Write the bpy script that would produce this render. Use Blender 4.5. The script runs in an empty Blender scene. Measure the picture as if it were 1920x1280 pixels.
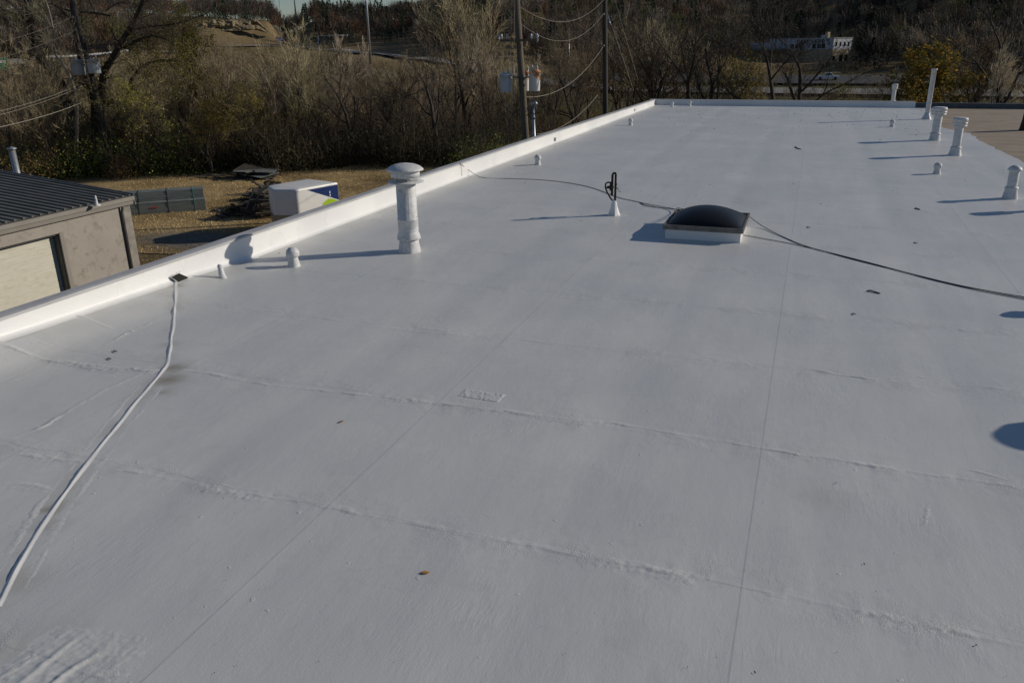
import bpy, math, random
import numpy as np
from mathutils import Vector, Matrix, noise as mnoise
random.seed(7); rng = np.random.default_rng(7)
S = bpy.context.scene; COL = S.collection
R = math.radians

# ---------------------------------------------------------------- camera
F = 1500.0
def nv(v): v = np.array(v, float); return v/np.linalg.norm(v)
_Y = nv([577, 560, -F]); _L = nv([-4450, 493, -F]); _X = -nv(_L-_Y*(_L@_Y)); _Z = np.cross(_X, _Y)
M = np.array([_X, _Y, _Z]); CP = np.array([0, 0, 4.0])
cam = bpy.data.cameras.new('camera'); co = bpy.data.objects.new('camera', cam); COL.objects.link(co)
mw = Matrix([list(M[0])+[0], list(M[1])+[0], list(M[2])+[4.0], [0, 0, 0, 1]])
co.matrix_world = mw
cam.sensor_width = 36; cam.lens = 36*F/1920; cam.clip_end = 6000; cam.clip_start = .1
S.camera = co
def ray(px, py): return M@nv([px-960, 640-py, -F])
def P(px, py, z=0):
    r = ray(px, py); p = CP+(z-4)/r[2]*r; return Vector(p)
def atY(px, py, y):
    r = ray(px, py); return Vector(CP+y/r[1]*r)
def atX(px, py, x):
    r = ray(px, py); return Vector(CP+x/r[0]*r)
def hz(px): return 80+(1537-px)*.0133
def theta(px):
    r = ray(px, hz(px)); return math.atan2(r[0], r[1])
def polar(px, r, z=None):
    t = theta(px); x, y = r*math.sin(t), r*math.cos(t)
    return Vector((x, y, ground_z(x, y) if z is None else z))

# ---------------------------------------------------------------- light
W = bpy.data.worlds.new('World'); S.world = W; W.use_nodes = True
nt = W.node_tree; bg = nt.nodes['Background']
sky = nt.nodes.new('ShaderNodeTexSky'); sky.sky_type = 'NISHITA'; sky.sun_disc = False
SUN_EL, SUN_AZ = R(22), R(32)      # azimuth from +X towards +Y
sky.sun_elevation = SUN_EL; sky.sun_rotation = math.pi/2-SUN_AZ
sky.air_density = 1.0; sky.dust_density = 0.0; sky.ozone_density = 2.0
tint = nt.nodes.new('ShaderNodeMix'); tint.data_type = 'RGBA'; tint.blend_type = 'MULTIPLY'; tint.inputs[0].default_value = 1; tint.inputs[7].default_value = (.90, .94, 1.06, 1)
nt.links.new(sky.outputs[0], tint.inputs[6]); nt.links.new(tint.outputs[2], bg.inputs[0]); bg.inputs[1].default_value = .06
sd = Vector((math.cos(SUN_EL)*math.cos(SUN_AZ), math.cos(SUN_EL)*math.sin(SUN_AZ), math.sin(SUN_EL)))
sl = bpy.data.lights.new('sun', 'SUN'); sl.energy = 3.6; sl.angle = R(.55); sl.color = (1, .915, .79)
so = bpy.data.objects.new('sun', sl); COL.objects.link(so)
so.rotation_euler = (-sd).to_track_quat('-Z', 'Y').to_euler()
S.view_settings.view_transform = 'Standard'; S.view_settings.look = 'None'
S.view_settings.exposure = -.25; S.view_settings.gamma = 1

# ---------------------------------------------------------------- mesh helpers
class MB:
    def __init__(s): s.v = []; s.f = []; s.m = []; s.sm = []; s.c = []
    def add(s, V, Fs, mi=0, smooth=False, col=None):
        o = len(s.v); s.v += [tuple(p) for p in V]
        for f in Fs: s.f.append([i+o for i in f]); s.m.append(mi); s.sm.append(smooth); s.c.append(col or (1, 1, 1))
        return s
    def box(s, a, b, mi=0, mat=None, col=None):
        (x0, y0, z0), (x1, y1, z1) = a, b
        V = [Vector(p) for p in ((x0,y0,z0),(x1,y0,z0),(x1,y1,z0),(x0,y1,z0),(x0,y0,z1),(x1,y0,z1),(x1,y1,z1),(x0,y1,z1))]
        if mat is not None: V = [mat@p for p in V]
        return s.add(V, [(3,2,1,0),(4,5,6,7),(0,1,5,4),(1,2,6,5),(2,3,7,6),(3,0,4,7)], mi, False, col)
    def tube(s, pts, rad, n=8, mi=0, cap=True, smooth=True, col=None, jit=0):
        pts = [Vector(p) for p in pts]; V = []; Fs = []
        if not hasattr(rad, '__len__'): rad = [rad]*len(pts)
        up = Vector((0, 0, 1))
        a = None
        for i, p in enumerate(pts):
            d = (pts[min(i+1, len(pts)-1)]-pts[max(i-1, 0)])
            if d.length < 1e-9: d = Vector((0, 0, 1))
            d.normalize()
            if a is None: a = d.cross(up if abs(d.z) < .9 else Vector((1, 0, 0))).normalized()
            else:
                a = (a-d*a.dot(d)); a = a.normalized() if a.length > 1e-6 else d.orthogonal().normalized()
            b = d.cross(a)
            for k in range(n):
                t = 2*math.pi*k/n; rr = rad[i]*(1+(random.uniform(-jit, jit) if jit else 0))
                V.append(p+(a*math.cos(t)+b*math.sin(t))*rr)
        for i in range(len(pts)-1):
            for k in range(n):
                Fs.append((i*n+k, i*n+(k+1) % n, (i+1)*n+(k+1) % n, (i+1)*n+k))
        s.add(V, Fs, mi, smooth, col)
        if cap:
            o = len(s.v)-len(V)
            s.f.append([o+k for k in range(n)][::-1]); s.m.append(mi); s.sm.append(False); s.c.append(col or (1,1,1))
            s.f.append([o+(len(pts)-1)*n+k for k in range(n)]); s.m.append(mi); s.sm.append(False); s.c.append(col or (1,1,1))
        return s
    def lathe(s, prof, c=(0, 0, 0), n=32, mi=0, smooth=True, jit=0, square=0):
        V = []; Fs = []
        for (r, z) in prof:
            for k in range(n):
                t = 2*math.pi*k/n
                rr = r*(1+(mnoise.noise(Vector((math.cos(t)*2+c[0]*7, math.sin(t)*2+c[1]*3, z*9)))*jit if jit else 0))
                V.append((c[0]+math.cos(t)*rr, c[1]+math.sin(t)*rr, c[2]+z))
        for i in range(len(prof)-1):
            for k in range(n): Fs.append((i*n+k, i*n+(k+1) % n, (i+1)*n+(k+1) % n, (i+1)*n+k))
        if prof[-1][0] > 1e-4: Fs.append([(len(prof)-1)*n+k for k in range(n)])
        return s.add(V, Fs, mi, smooth)
    def build(s, name, mats, parent=None, autosharp=None):
        me = bpy.data.meshes.new(name); me.from_pydata(s.v, [], s.f)
        if not isinstance(mats, (list, tuple)): mats = [mats]
        for m in mats: me.materials.append(m)
        me.polygons.foreach_set('material_index', s.m); me.polygons.foreach_set('use_smooth', s.sm)
        if any(c != (1, 1, 1) for c in s.c):
            at = me.attributes.new('col', 'FLOAT_COLOR', 'FACE')
            at.data.foreach_set('color', np.array([list(c)+[1] for c in s.c], 'f').ravel())
        me.update()
        if autosharp: me.set_sharp_from_angle(angle=R(autosharp))
        o = bpy.data.objects.new(name, me); COL.objects.link(o)
        if parent: o.parent = parent
        return o
def np_mesh(name, V, Fq, mats, parent=None, facecol=None, vertcol=None, smooth=False):
    k = Fq.shape[1]; me = bpy.data.meshes.new(name)
    me.vertices.add(len(V)); me.vertices.foreach_set('co', np.asarray(V, 'f').ravel())
    me.loops.add(Fq.size); me.loops.foreach_set('vertex_index', Fq.astype('i').ravel())
    me.polygons.add(len(Fq)); me.polygons.foreach_set('loop_start', np.arange(0, Fq.size, k, dtype='i'))
    me.polygons.foreach_set('loop_total', np.full(len(Fq), k, 'i'))
    me.polygons.foreach_set('use_smooth', np.full(len(Fq), smooth))
    for m in (mats if isinstance(mats, list) else [mats]): me.materials.append(m)
    if facecol is not None:
        at = me.attributes.new('col', 'FLOAT_COLOR', 'FACE'); at.data.foreach_set('color', np.c_[facecol, np.ones(len(Fq))].astype('f').ravel())
    if vertcol is not None:
        at = me.attributes.new('col', 'FLOAT_COLOR', 'POINT'); at.data.foreach_set('color', np.c_[vertcol, np.ones(len(V))].astype('f').ravel())
    me.update(calc_edges=True); me.validate()
    o = bpy.data.objects.new(name, me); COL.objects.link(o)
    if parent: o.parent = parent
    return o
def tag(o, label=None, cat=None, group=None, kind=None):
    if label: o['label'] = label
    if cat: o['category'] = cat
    if group: o['group'] = group
    if kind: o['kind'] = kind
    return o
def thing(name, label, cat, loc=(0, 0, 0), group=None):
    o = bpy.data.objects.new(name, None); COL.objects.link(o); o.location = loc; o.empty_display_size = .1
    return tag(o, label, cat, group)
def part(mb, name, mats, parent, **k):
    """mesh given in world coordinates, parented to an Empty at some place"""
    L = Vector(parent.location); mb.v = [(v[0]-L.x, v[1]-L.y, v[2]-L.z) for v in mb.v]
    return mb.build(name, mats, parent, **k)

# ---------------------------------------------------------------- materials
class N:
    def __init__(s, name):
        s.m = bpy.data.materials.new(name); s.m.use_nodes = True; s.t = s.m.node_tree; s.b = s.t.nodes['Principled BSDF']
        s.tc = s.t.nodes.new('ShaderNodeTexCoord')
    def lk(s, a, b): s.t.links.new(a, b)
    def nd(s, ty, **k):
        n = s.t.nodes.new(ty)
        for a, v in k.items(): setattr(n, a, v)
        return n
    def math(s, op, a, b=None, c=None, clamp=False):
        n = s.nd('ShaderNodeMath', operation=op, use_clamp=clamp)
        for i, x in enumerate((a, b, c)):
            if x is None: continue
            if hasattr(x, 'is_output'): s.lk(x, n.inputs[i])
            else: n.inputs[i].default_value = x
        return n.outputs[0]
    def noise(s, scale, detail=3, rough=.5, coord=None, stretch=None, dist=0):
        n = s.nd('ShaderNodeTexNoise'); n.inputs['Scale'].default_value = scale; n.inputs['Detail'].default_value = detail
        n.inputs['Roughness'].default_value = rough; n.inputs['Distortion'].default_value = dist
        c = coord or s.tc.outputs['Object']
        if stretch:
            mp = s.nd('ShaderNodeMapping'); mp.inputs['Scale'].default_value = stretch[:3]
            if len(stretch) > 3: mp.inputs['Rotation'].default_value = (0, 0, R(stretch[3]))
            s.lk(c, mp.inputs[0]); c = mp.outputs[0]
        s.lk(c, n.inputs['Vector']); return n.outputs['Fac']
    def ramp(s, fac, stops):
        n = s.nd('ShaderNodeValToRGB'); e = n.color_ramp.elements
        while len(e) < len(stops): e.new(.5)
        for i, (p, c) in enumerate(stops): e[i].position = p; e[i].color = (*(c if hasattr(c, '__len__') else (c, c, c)), 1)
        s.lk(fac, n.inputs[0]); return n.outputs[0]
    def mix(s, fac, a, b, mode='MIX'):
        n = s.nd('ShaderNodeMix', data_type='RGBA', blend_type=mode)
        for i, x in ((0, fac), (6, a), (7, b)):
            if hasattr(x, 'is_output'): s.lk(x, n.inputs[i])
            else: n.inputs[i].default_value = x if i == 0 else (*x, 1)
        return n.outputs[2]
    def bump(s, h, dist=1.0, strength=1.0):
        n = s.nd('ShaderNodeBump'); n.inputs['Distance'].default_value = dist; n.inputs['Strength'].default_value = strength
        s.lk(h, n.inputs['Height']); s.lk(n.outputs[0], s.b.inputs['Normal'])
    def set(s, col=None, rough=.6, metal=0, spec=.5):
        if col is not None:
            if hasattr(col, 'is_output'): s.lk(col, s.b.inputs['Base Color'])
            else: s.b.inputs['Base Color'].default_value = (*col, 1)
        s.b.inputs['Roughness'].default_value = rough; s.b.inputs['Metallic'].default_value = metal
        s.b.inputs['Specular IOR Level'].default_value = spec
        return s
def simple(name, col, rough=.6, metal=0, var=.25, scale=3, bump=.0, bscale=30, stretch=None, spec=.4, dirt=None):
    n = N(name); f = n.noise(scale, 4, .6, stretch=stretch)
    c = n.ramp(f, [(.3, tuple(x*(1-var) for x in col)), (.7, tuple(min(1, x*(1+var)) for x in col))])
    if dirt:
        g = n.noise(scale*2.3, 5, .7, stretch=stretch); c = n.mix(n.ramp(g, [(.52, 0.), (.7, 1.)]), c, dirt)
    n.set(c, rough, metal, spec)
    if bump: n.bump(n.noise(bscale, 4, .6, stretch=stretch), bump)
    return n.m
def coating(name, base, seams):
    """white elastomeric roof coating: brushed texture, lap seams, dirt"""
    n = N(name); O = n.tc.outputs['Object']
    sx = n.nd('ShaderNodeSeparateXYZ'); n.lk(O, sx.inputs[0]); X, Y, Z = sx.outputs
    big = n.noise(.35, 3, .55); mid = n.noise(1.6, 4, .6, stretch=(1, .5, 1)); fine = n.noise(9, 4, .65, stretch=(1, .35, 1, 35))
    c = n.ramp(big, [(.3, tuple(b*v for b, v in zip(base, (.90, .915, .94)))), (.7, tuple(b*1.06 for b in base))])
    c = n.mix(n.math('MULTIPLY', n.ramp(mid, [(.35, 0.), (.75, 1.)]), .22), c, tuple(b*v for b, v in zip(base, (.80, .80, .82))))
    spots = n.noise(5.5, 2, .5); spots2 = n.noise(38, 2, .5)
    sp = n.math('MULTIPLY', n.ramp(spots, [(.66, 0.), (.74, 1.)]), n.ramp(spots2, [(.6, 0.), (.72, 1.)]))
    c = n.mix(n.math('MULTIPLY', sp, .55), c, (.16, .13, .10))
    h = n.math('MULTIPLY', fine, .0028)
    h = n.math('ADD', h, n.math('MULTIPLY', n.noise(55, 3, .6), .0011))
    pits = n.ramp(n.noise(11, 2, .4), [(.735, 0.), (.80, 1.)])
    h = n.math('ADD', h, n.math('MULTIPLY', pits, .0025))
    rough_zone = n.ramp(n.noise(.8, 3, .6), [(.48, 0.), (.66, 1.)])
    sweep = n.noise(26, 3, .6, stretch=(1, .22, 1, 28), dist=.6)
    h = n.math('ADD', h, n.math('MULTIPLY', n.math('MULTIPLY', rough_zone, sweep), .0030))
    ring = n.math('ABSOLUTE', n.math('SUBTRACT', n.noise(.42, 4, .62), .52)); ring = n.math('SUBTRACT', 1, n.math('DIVIDE', ring, .012, clamp=True))
    c = n.mix(n.math('MULTIPLY', ring, .10), c, (.42, .40, .36))
    pond = n.ramp(n.noise(.42, 4, .62), [(.50, 0.), (.56, 1.)]); c = n.mix(n.math('MULTIPLY', pond, .10), c, (.46, .47, .50))
    smear = n.ramp(n.noise(3.2, 5, .7, stretch=(1.6, .35, 1, 10)), [(.5, 0.), (.72, 1.)]); c = n.mix(n.math('MULTIPLY', smear, .07), c, (.70, .70, .69))
    scuff = n.ramp(n.noise(7, 3, .6, stretch=(1, 3.5, 1, -20)), [(.70, 0.), (.76, 1.)]); c = n.mix(n.math('MULTIPLY', scuff, .16), c, (.36, .35, .33))
    h = n.math('ADD', h, n.math('MULTIPLY', n.noise(.9, 2, .5, stretch=(1, .25, 1)), .025))
    if seams:
        at = n.nd('ShaderNodeAttribute', attribute_name='col'); r = n.nd('ShaderNodeSeparateColor'); n.lk(at.outputs['Color'], r.inputs[0])
        c = n.mix(r.outputs[0], c, (.27, .235, .17))        # dried mud and leaf stain
        wob = n.noise(1.1, 3, .6); wob = n.math('MULTIPLY', n.math('SUBTRACT', wob, .5), .22)
        yy = n.math('ADD', Y, wob)
        m = n.math('SUBTRACT', n.math('FLOORED_MODULO', n.math('SUBTRACT', yy, 5.5-1.2), 2.4), 1.2)   # signed distance to a cross seam
        m = n.math('SUBTRACT', m, 0.0)
        lap = n.math('MULTIPLY', n.math('DIVIDE', m, .02, clamp=True), n.math('SUBTRACT', 1, n.math('DIVIDE', m, .5, clamp=True)))
        h = n.math('ADD', h, n.math('MULTIPLY', lap, .0016))
        near = n.math('SUBTRACT', 1, n.math('DIVIDE', n.math('ABSOLUTE', m), .42, clamp=True))
        gate = n.ramp(n.noise(1.6, 3, .6), [(.45, 0.), (.60, 1.)])
        wr = n.noise(30, 4, .7, dist=2.5)
        h = n.math('ADD', h, n.math('MULTIPLY', n.math('MULTIPLY', near, gate), n.math('MULTIPLY', wr, .0075)))
        ml = n.math('SUBTRACT', n.math('FLOORED_MODULO', n.math('SUBTRACT', n.math('ADD', X, n.math('MULTIPLY', wob, .04)), -.13-1.8675), 3.735), 1.8675)
        l2 = n.math('MULTIPLY', n.math('DIVIDE', ml, .012, clamp=True), n.math('SUBTRACT', 1, n.math('DIVIDE', ml, .14, clamp=True)))
        h = n.math('ADD', h, n.math('MULTIPLY', l2, .0014))
        line = n.math('SUBTRACT', 1, n.math('DIVIDE', n.math('ABSOLUTE', ml), .012, clamp=True))
        c = n.mix(n.math('MULTIPLY', line, .08), c, (.35, .35, .35))
        mb = n.math('ABSOLUTE', n.math('SUBTRACT', n.math('FLOORED_MODULO', n.math('SUBTRACT', X, -1.72-1.8675), 3.735), 1.8675))
        mb = n.math('SMOOTH_MAX', mb, .10, .30); sag = n.math('SMOOTH_MIN', mb, .42, .5)
        h = n.math('ADD', h, n.math('MULTIPLY', sag, .034))
    n.set(c, .42, 0, .45); n.bump(h); return n.m
def leafmat(name, rough=.75, trans=.35, mul=1.0, rnd=True):
    n = N(name); at = n.nd('ShaderNodeAttribute', attribute_name='col')
    c = at.outputs['Color']
    if mul != 1: c = n.mix(1.0, c, (mul, mul*.99, mul*.93), 'MULTIPLY')
    if rnd:
        oi = n.nd('ShaderNodeObjectInfo'); hs = n.nd('ShaderNodeHueSaturation')
        hs.inputs['Hue'].default_value = .5
        n.lk(n.math('ADD', n.math('MULTIPLY', oi.outputs['Random'], .7), .65), hs.inputs['Value']); n.lk(c, hs.inputs['Color'])
        n.lk(n.math('ADD', n.math('MULTIPLY', oi.outputs['Random'], .035), .482), hs.inputs['Hue']); c = hs.outputs[0]
    n.set(c, rough, 0, .2)
    if trans:
        tr = n.nd('ShaderNodeBsdfTranslucent'); n.lk(c, tr.inputs[0]); mx = n.nd('ShaderNodeMixShader'); mx.inputs[0].default_value = trans
        n.lk(n.b.outputs[0], mx.inputs[1]); n.lk(tr.outputs[0], mx.inputs[2]); n.lk(mx.outputs[0], n.t.nodes['Material Output'].inputs[0])
    return n.m
m_roof = coating('roof_coating', (.65, .645, .615), True)
m_white = coating('parapet_coating', (.85, .84, .81), False)
m_vent = simple('painted_vent', (.66, .665, .66), .5, var=.12, scale=5, bump=.007, bscale=16, dirt=(.44, .43, .40))
m_cap = simple('coping_paint', (.46, .46, .46), .55, var=.1, scale=1.5, bump=.003, bscale=20)
m_tan = simple('tan_roof', (.31, .245, .175), .8, var=.28, scale=.9, bump=.006, bscale=14, stretch=(.6, 1.6, 1), dirt=(.38, .33, .27))
m_black = simple('black_rubber', (.012, .012, .013), .5, var=.3, scale=8)
m_dome = N('acrylic_dome').set((.016, .015, .014), .38, 0, .28).m
m_alu = simple('weathered_aluminium', (.19, .18, .165), .55, .5, var=.25, scale=5, dirt=(.10, .09, .075))
m_rustblack = simple('rusty_black_steel', (.022, .016, .012), .75, 0, var=.5, scale=14, bump=.004, bscale=40, dirt=(.07, .035, .018))
m_bark = simple('bark', (.055, .044, .034), .9, var=.4, scale=3, stretch=(3, 3, .6), bump=.03, bscale=9)
m_palebark = simple('pale_bark', (.24, .215, .17), .85, var=.35, scale=2, stretch=(3, 3, .6))
m_pole = simple('weathered_pole', (.12, .094, .068), .85, var=.35, scale=4, stretch=(6, 6, .25), bump=.01, bscale=14)
m_pole2 = simple('tarred_pole', (.05, .04, .032), .85, var=.35, scale=4, stretch=(6, 6, .25), bump=.01, bscale=14)
m_galv = simple('galvanised', (.34, .36, .38), .4, .6, var=.15, scale=5)
m_wire = simple('wire', (.24, .21, .17), .6, .3, var=.1)
m_drop = simple('pale_wire', (.34, .31, .26), .6, 0, var=.1)
m_tank = simple('transformer_paint', (.46, .50, .54), .45, 0, var=.08, scale=4)
def rusty():
    n = N('rusty_tank'); sx = n.nd('ShaderNodeSeparateXYZ'); n.lk(n.tc.outputs['Object'], sx.inputs[0])
    f = n.math('ADD', n.math('MULTIPLY', sx.outputs[2], 1.3), n.math('MULTIPLY', n.noise(5, 4, .6), 1.1))
    f2 = n.math('ADD', f, n.math('MULTIPLY', sx.outputs[0], 1.6))
    f2 = n.math('MULTIPLY', f2, .5)
    c = n.mix(n.ramp(f2, [(.74, 0.), (.86, 1.)]), (.62, .60, .55), (.42, .17, .05))
    n.set(c, .6); return n.m
m_rusty = rusty()
m_wall = simple('tan_stucco', (.35, .315, .27), .85, var=.07, scale=1.2, bump=.006, bscale=18, dirt=(.24, .20, .165))
m_trim = simple('gutter_paint', (.27, .245, .21), .6, var=.07, scale=2)
m_door = simple('cream_door', (.62, .595, .49), .6, var=.06, scale=1.5, stretch=(1, 1, 4), dirt=(.52, .48, .36))
m_metalroof = simple('dark_ribbed_roof', (.13, .125, .11), .7, 0, var=.22, scale=1.2, spec=.4)
m_grey = simple('downspout', (.10, .10, .095), .5, .2)
m_trailer = simple('trailer_white', (.80, .785, .74), .35, var=.04, scale=2, spec=.5)
m_blue = N('trailer_blue').set((.012, .035, .145), .35).m
m_lime = N('trailer_lime').set((.42, .62, .02), .35).m
m_signwhite = N('sign_white').set((.8, .8, .8), .4).m
m_diamond = simple('diamond_plate', (.3, .29, .27), .35, .7, var=.2, scale=30)
m_wood = simple('grey_pallet_wood', (.05, .042, .033), .85, var=.5, scale=2, stretch=(1, 5, 5))
m_wood2 = simple('pale_pallet_wood', (.20, .165, .12), .85, var=.4, scale=2, stretch=(1, 5, 5))
m_wrap = simple('grey_green_wrap', (.19, .21, .195), .5, 0, var=.22, scale=2, stretch=(.5, .5, 6))
m_strap = N('teal_strap').set((.08, .34, .26), .5).m
m_red = N('red_mark').set((.45, .06, .04), .5).m
m_conc = simple('concrete', (.34, .32, .28), .9, var=.15, scale=2)
m_asph = simple('asphalt', (.22, .21, .19), .9, var=.12, scale=.15, stretch=(.3, 1, 1))
m_asph2 = simple('dark_asphalt', (.035, .037, .040), .85, var=.2, scale=.2)
m_line = N('road_paint').set((.7, .7, .66), .6).m
m_green = N('sign_green').set((.01, .22, .11), .4).m
m_sblue = N('sign_blue').set((.03, .07, .42), .4).m
m_rock = simple('tan_rock', (.25, .19, .105), .9, var=.35, scale=.35, stretch=(1, 1, 4), bump=.4, bscale=.8, dirt=(.2, .15, .1))
m_glass = N('dark_glass').set((.02, .025, .03), .1).m
m_tyre = N('tyre').set((.02, .02, .02), .8).m
m_car = N('white_car_paint').set((.75, .75, .76), .25).m
m_leaf = leafmat('leaves', trans=.35, mul=1.15)
m_brush = leafmat('brush_leaves', trans=.3, mul=1.55, rnd=False)
m_twig = leafmat('twigs', trans=0, mul=1.4)
m_far = leafmat('far_foliage', trans=.2, rnd=False)
m_dead = leafmat('dead_leaf', .8, 0, rnd=False)

# ---------------------------------------------------------------- terrain
ctrl = {
 -1600: [(0,-6),(100,-6),(300,0),(600,20)], -600: [(0,-6),(78,-6),(200,-3),(260,-1),(450,18),(600,27)],
 0: [(0,-6),(78,-6),(120,-6),(200,-4),(215,-3.8),(260,-1),(330,4),(450,20),(600,29),(900,32)],
 60: [(0,-6),(120,-6),(205,1),(212,2.4),(228,2.4),(260,1),(330,5),(450,20),(600,29)],
 250: [(0,-6),(137,-6),(225,3),(230,3.6),(246,3.6),(290,4),(340,8),(450,20),(600,27)],
 385: [(0,-6),(137,-6),(240,2.5),(300,5),(345,5.5),(365,10),(372,12),(377,15.6),(460,19.5),(600,25)],
 505: [(0,-6),(137,-6),(250,2.5),(330,5),(360,5.4),(372,8),(380,12),(384,15.2),(460,18.5),(600,22)],
 540: [(0,-6),(137,-6),(320,5),(355,5),(420,8),(500,11),(700,16)],
 600: [(0,-6),(137,-6),(250,1),(305,3.4),(330,3.6),(360,7),(430,17),(600,22)],
 700: [(0,-6),(137,-6),(255,1),(272,2),(300,2),(330,5),(430,16),(600,20)],
 780: [(0,-6),(137,-6),(240,0),(250,.6),(276,.6),(300,3),(430,16),(600,22)],
 850: [(0,-6),(137,-6),(220,-2),(228,-.6),(252,-.4),(290,4),(430,22),(600,34)],
 950: [(0,-6),(137,-6),(198,-4),(205,-3),(228,-3),(260,0),(400,25),(600,45)],
 1040: [(0,-6),(170,-6),(190,-5),(245,-4),(300,3),(450,38),(600,52)],
 1200: [(0,-6),(180,-6),(208,-6),(247,-4.2),(300,0),(450,38),(600,55)],
 1500: [(0,-6),(170,-6),(204,-6),(238,-4.6),(280,-2.5),(335,-2),(345,2),(450,36),(600,58)],
 1920: [(0,-6),(165,-6),(204,-6),(238,-4.4),(300,0),(400,30),(600,58)],
 2400: [(0,-6),(165,-6),(204,-6),(238,-4.4),(300,0),(400,30),(600,55)]}
TH = []; PR = []
for k, pr in sorted(ctrl.items()):
    t = theta(k) if k > -1500 else -2.4
    TH.append(t); PR.append(pr)
RG = np.concatenate([np.arange(0, 900, 1.0), [901.]])
TAB = np.array([np.interp(RG, [a for a, b in pr], [b for a, b in pr]) for pr in PR]); TH = np.array(TH)
def ground_np(x, y):
    r = np.clip(np.hypot(x, y), 0, 899); t = np.clip(np.arctan2(x, y), TH[0], TH[-1])
    i = np.clip(np.searchsorted(TH, t)-1, 0, len(TH)-2); u = (t-TH[i])/(TH[i+1]-TH[i]); u = np.clip(u, 0, 1)
    u = u*u*(3-2*u); ri = r.astype(int); fr = r-ri
    def g(ii): return TAB[ii, ri]*(1-fr)+TAB[ii, ri+1]*fr
    z = g(i)*(1-u)+g(i+1)*u
    back = np.clip((np.abs(np.arctan2(x, y))-2.2)/.5, 0, 1)
    return z*(1-back)+(-6)*back
def ground_z(x, y): return float(ground_np(np.array([float(x)]), np.array([float(y)]))[0])
th = np.concatenate([np.arange(-math.pi, R(-62), R(5)), np.arange(R(-62), R(26), R(.3)), np.arange(R(26), math.pi-.02, R(5)), [math.pi]])
rr = np.concatenate([[.5], np.arange(6, 36, 4), np.arange(36, 84, .9), np.arange(84, 270, 3), np.arange(270, 620, 7), [700, 900, 1500, 3000, 5000]])
Rg, Tg = np.meshgrid(rr, th, indexing='ij')
xs = Rg*np.sin(Tg); ys = Rg*np.cos(Tg); zs = ground_np(xs.ravel(), ys.ravel()).reshape(xs.shape)
def vnoise(x, y, s, seed=0):
    return np.array([mnoise.noise(Vector((a*s+seed, b*s, seed*1.7))) for a, b in zip(x.ravel(), y.ravel())]).reshape(x.shape)
n1 = vnoise(xs, ys, .06, 3); n2 = vnoise(xs, ys, .3, 9)
zs = zs+np.where(Rg > 84, n1*.5+n2*.15, n2*.05)*(Rg < 1200)*(1-np.exp(-((Rg-215)/60)**2)*0)*(Rg > 40)*.6
def mixc(a, b, t): return a*(1-t)[..., None]+b*t[..., None]
straw = np.array([.46, .335, .165]); dk = np.array([.22, .15, .07]); brown = np.array([.26, .20, .11]); grn = np.array([.05, .058, .02]); grav = np.array([.20, .19, .17]); olive = np.array([.075, .075, .025])
t_ = np.clip(n2*1.5+.35, 0, 1); colr = mixc(np.broadcast_to(straw, xs.shape+(3,)), dk, t_*.75)
far_ = np.clip((Rg-95)/30, 0, 1); cf = mixc(np.broadcast_to(brown, xs.shape+(3,)), dk*.8, np.clip(n1+.5, 0, 1)*.6)
right = np.clip((Tg-R(-24))/R(6), 0, 1)*np.clip((260-Rg)/20, 0, 1); cf = mixc(cf, olive, right*.9)
colr = mixc(colr, cf, far_)
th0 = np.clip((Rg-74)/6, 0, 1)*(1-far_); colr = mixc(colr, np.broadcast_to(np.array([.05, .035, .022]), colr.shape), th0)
hill = np.clip((Rg-np.where(Tg > R(-18), 243, 262))/14, 0, 1)*np.clip((R(-39.5)-Tg)/R(.5)+(Tg-R(-33))/R(1.5), 0, 1)*(Rg < 1200); colr = mixc(colr, np.broadcast_to(np.array([.035, .028, .020]), colr.shape), np.clip(hill, 0, 1))
gp = np.exp(-(((xs+31.5)/4.5)**2+((ys-35.5)/2.2)**2)**2); colr = mixc(colr, np.broadcast_to(grav, colr.shape), np.clip(gp, 0, 1)*.9)
gp2 = (xs > -27) & (ys < 34) & (xs < 0); colr[gp2] = grav*.9
nr, ntg = xs.shape; I = np.arange(nr*ntg).reshape(nr, ntg)
Fq = np.stack([I[:-1, :-1], I[:-1, 1:], I[1:, 1:], I[1:, :-1]], -1).reshape(-1, 4)
gm = N('ground_soil'); at = gm.nd('ShaderNodeAttribute', attribute_name='col')
gf = gm.noise(2.2, 6, .75); gc = gm.mix(1.0, at.outputs['Color'], gm.ramp(gf, [(.3, .62), (.7, 1.35)]), 'MULTIPLY')
gc = gm.mix(gm.ramp(gm.noise(.5, 4, .6), [(.45, 0.), (.7, .35)]), gc, (.12, .085, .035))
gm.set(gc, .95, 0, .1); gm.bump(gm.noise(5, 5, .8), .14)
g_o = np_mesh('ground', np.c_[xs.ravel(), ys.ravel(), zs.ravel()], Fq, gm.m, vertcol=colr.reshape(-1, 3), smooth=True); tag(g_o, kind='structure')

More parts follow.
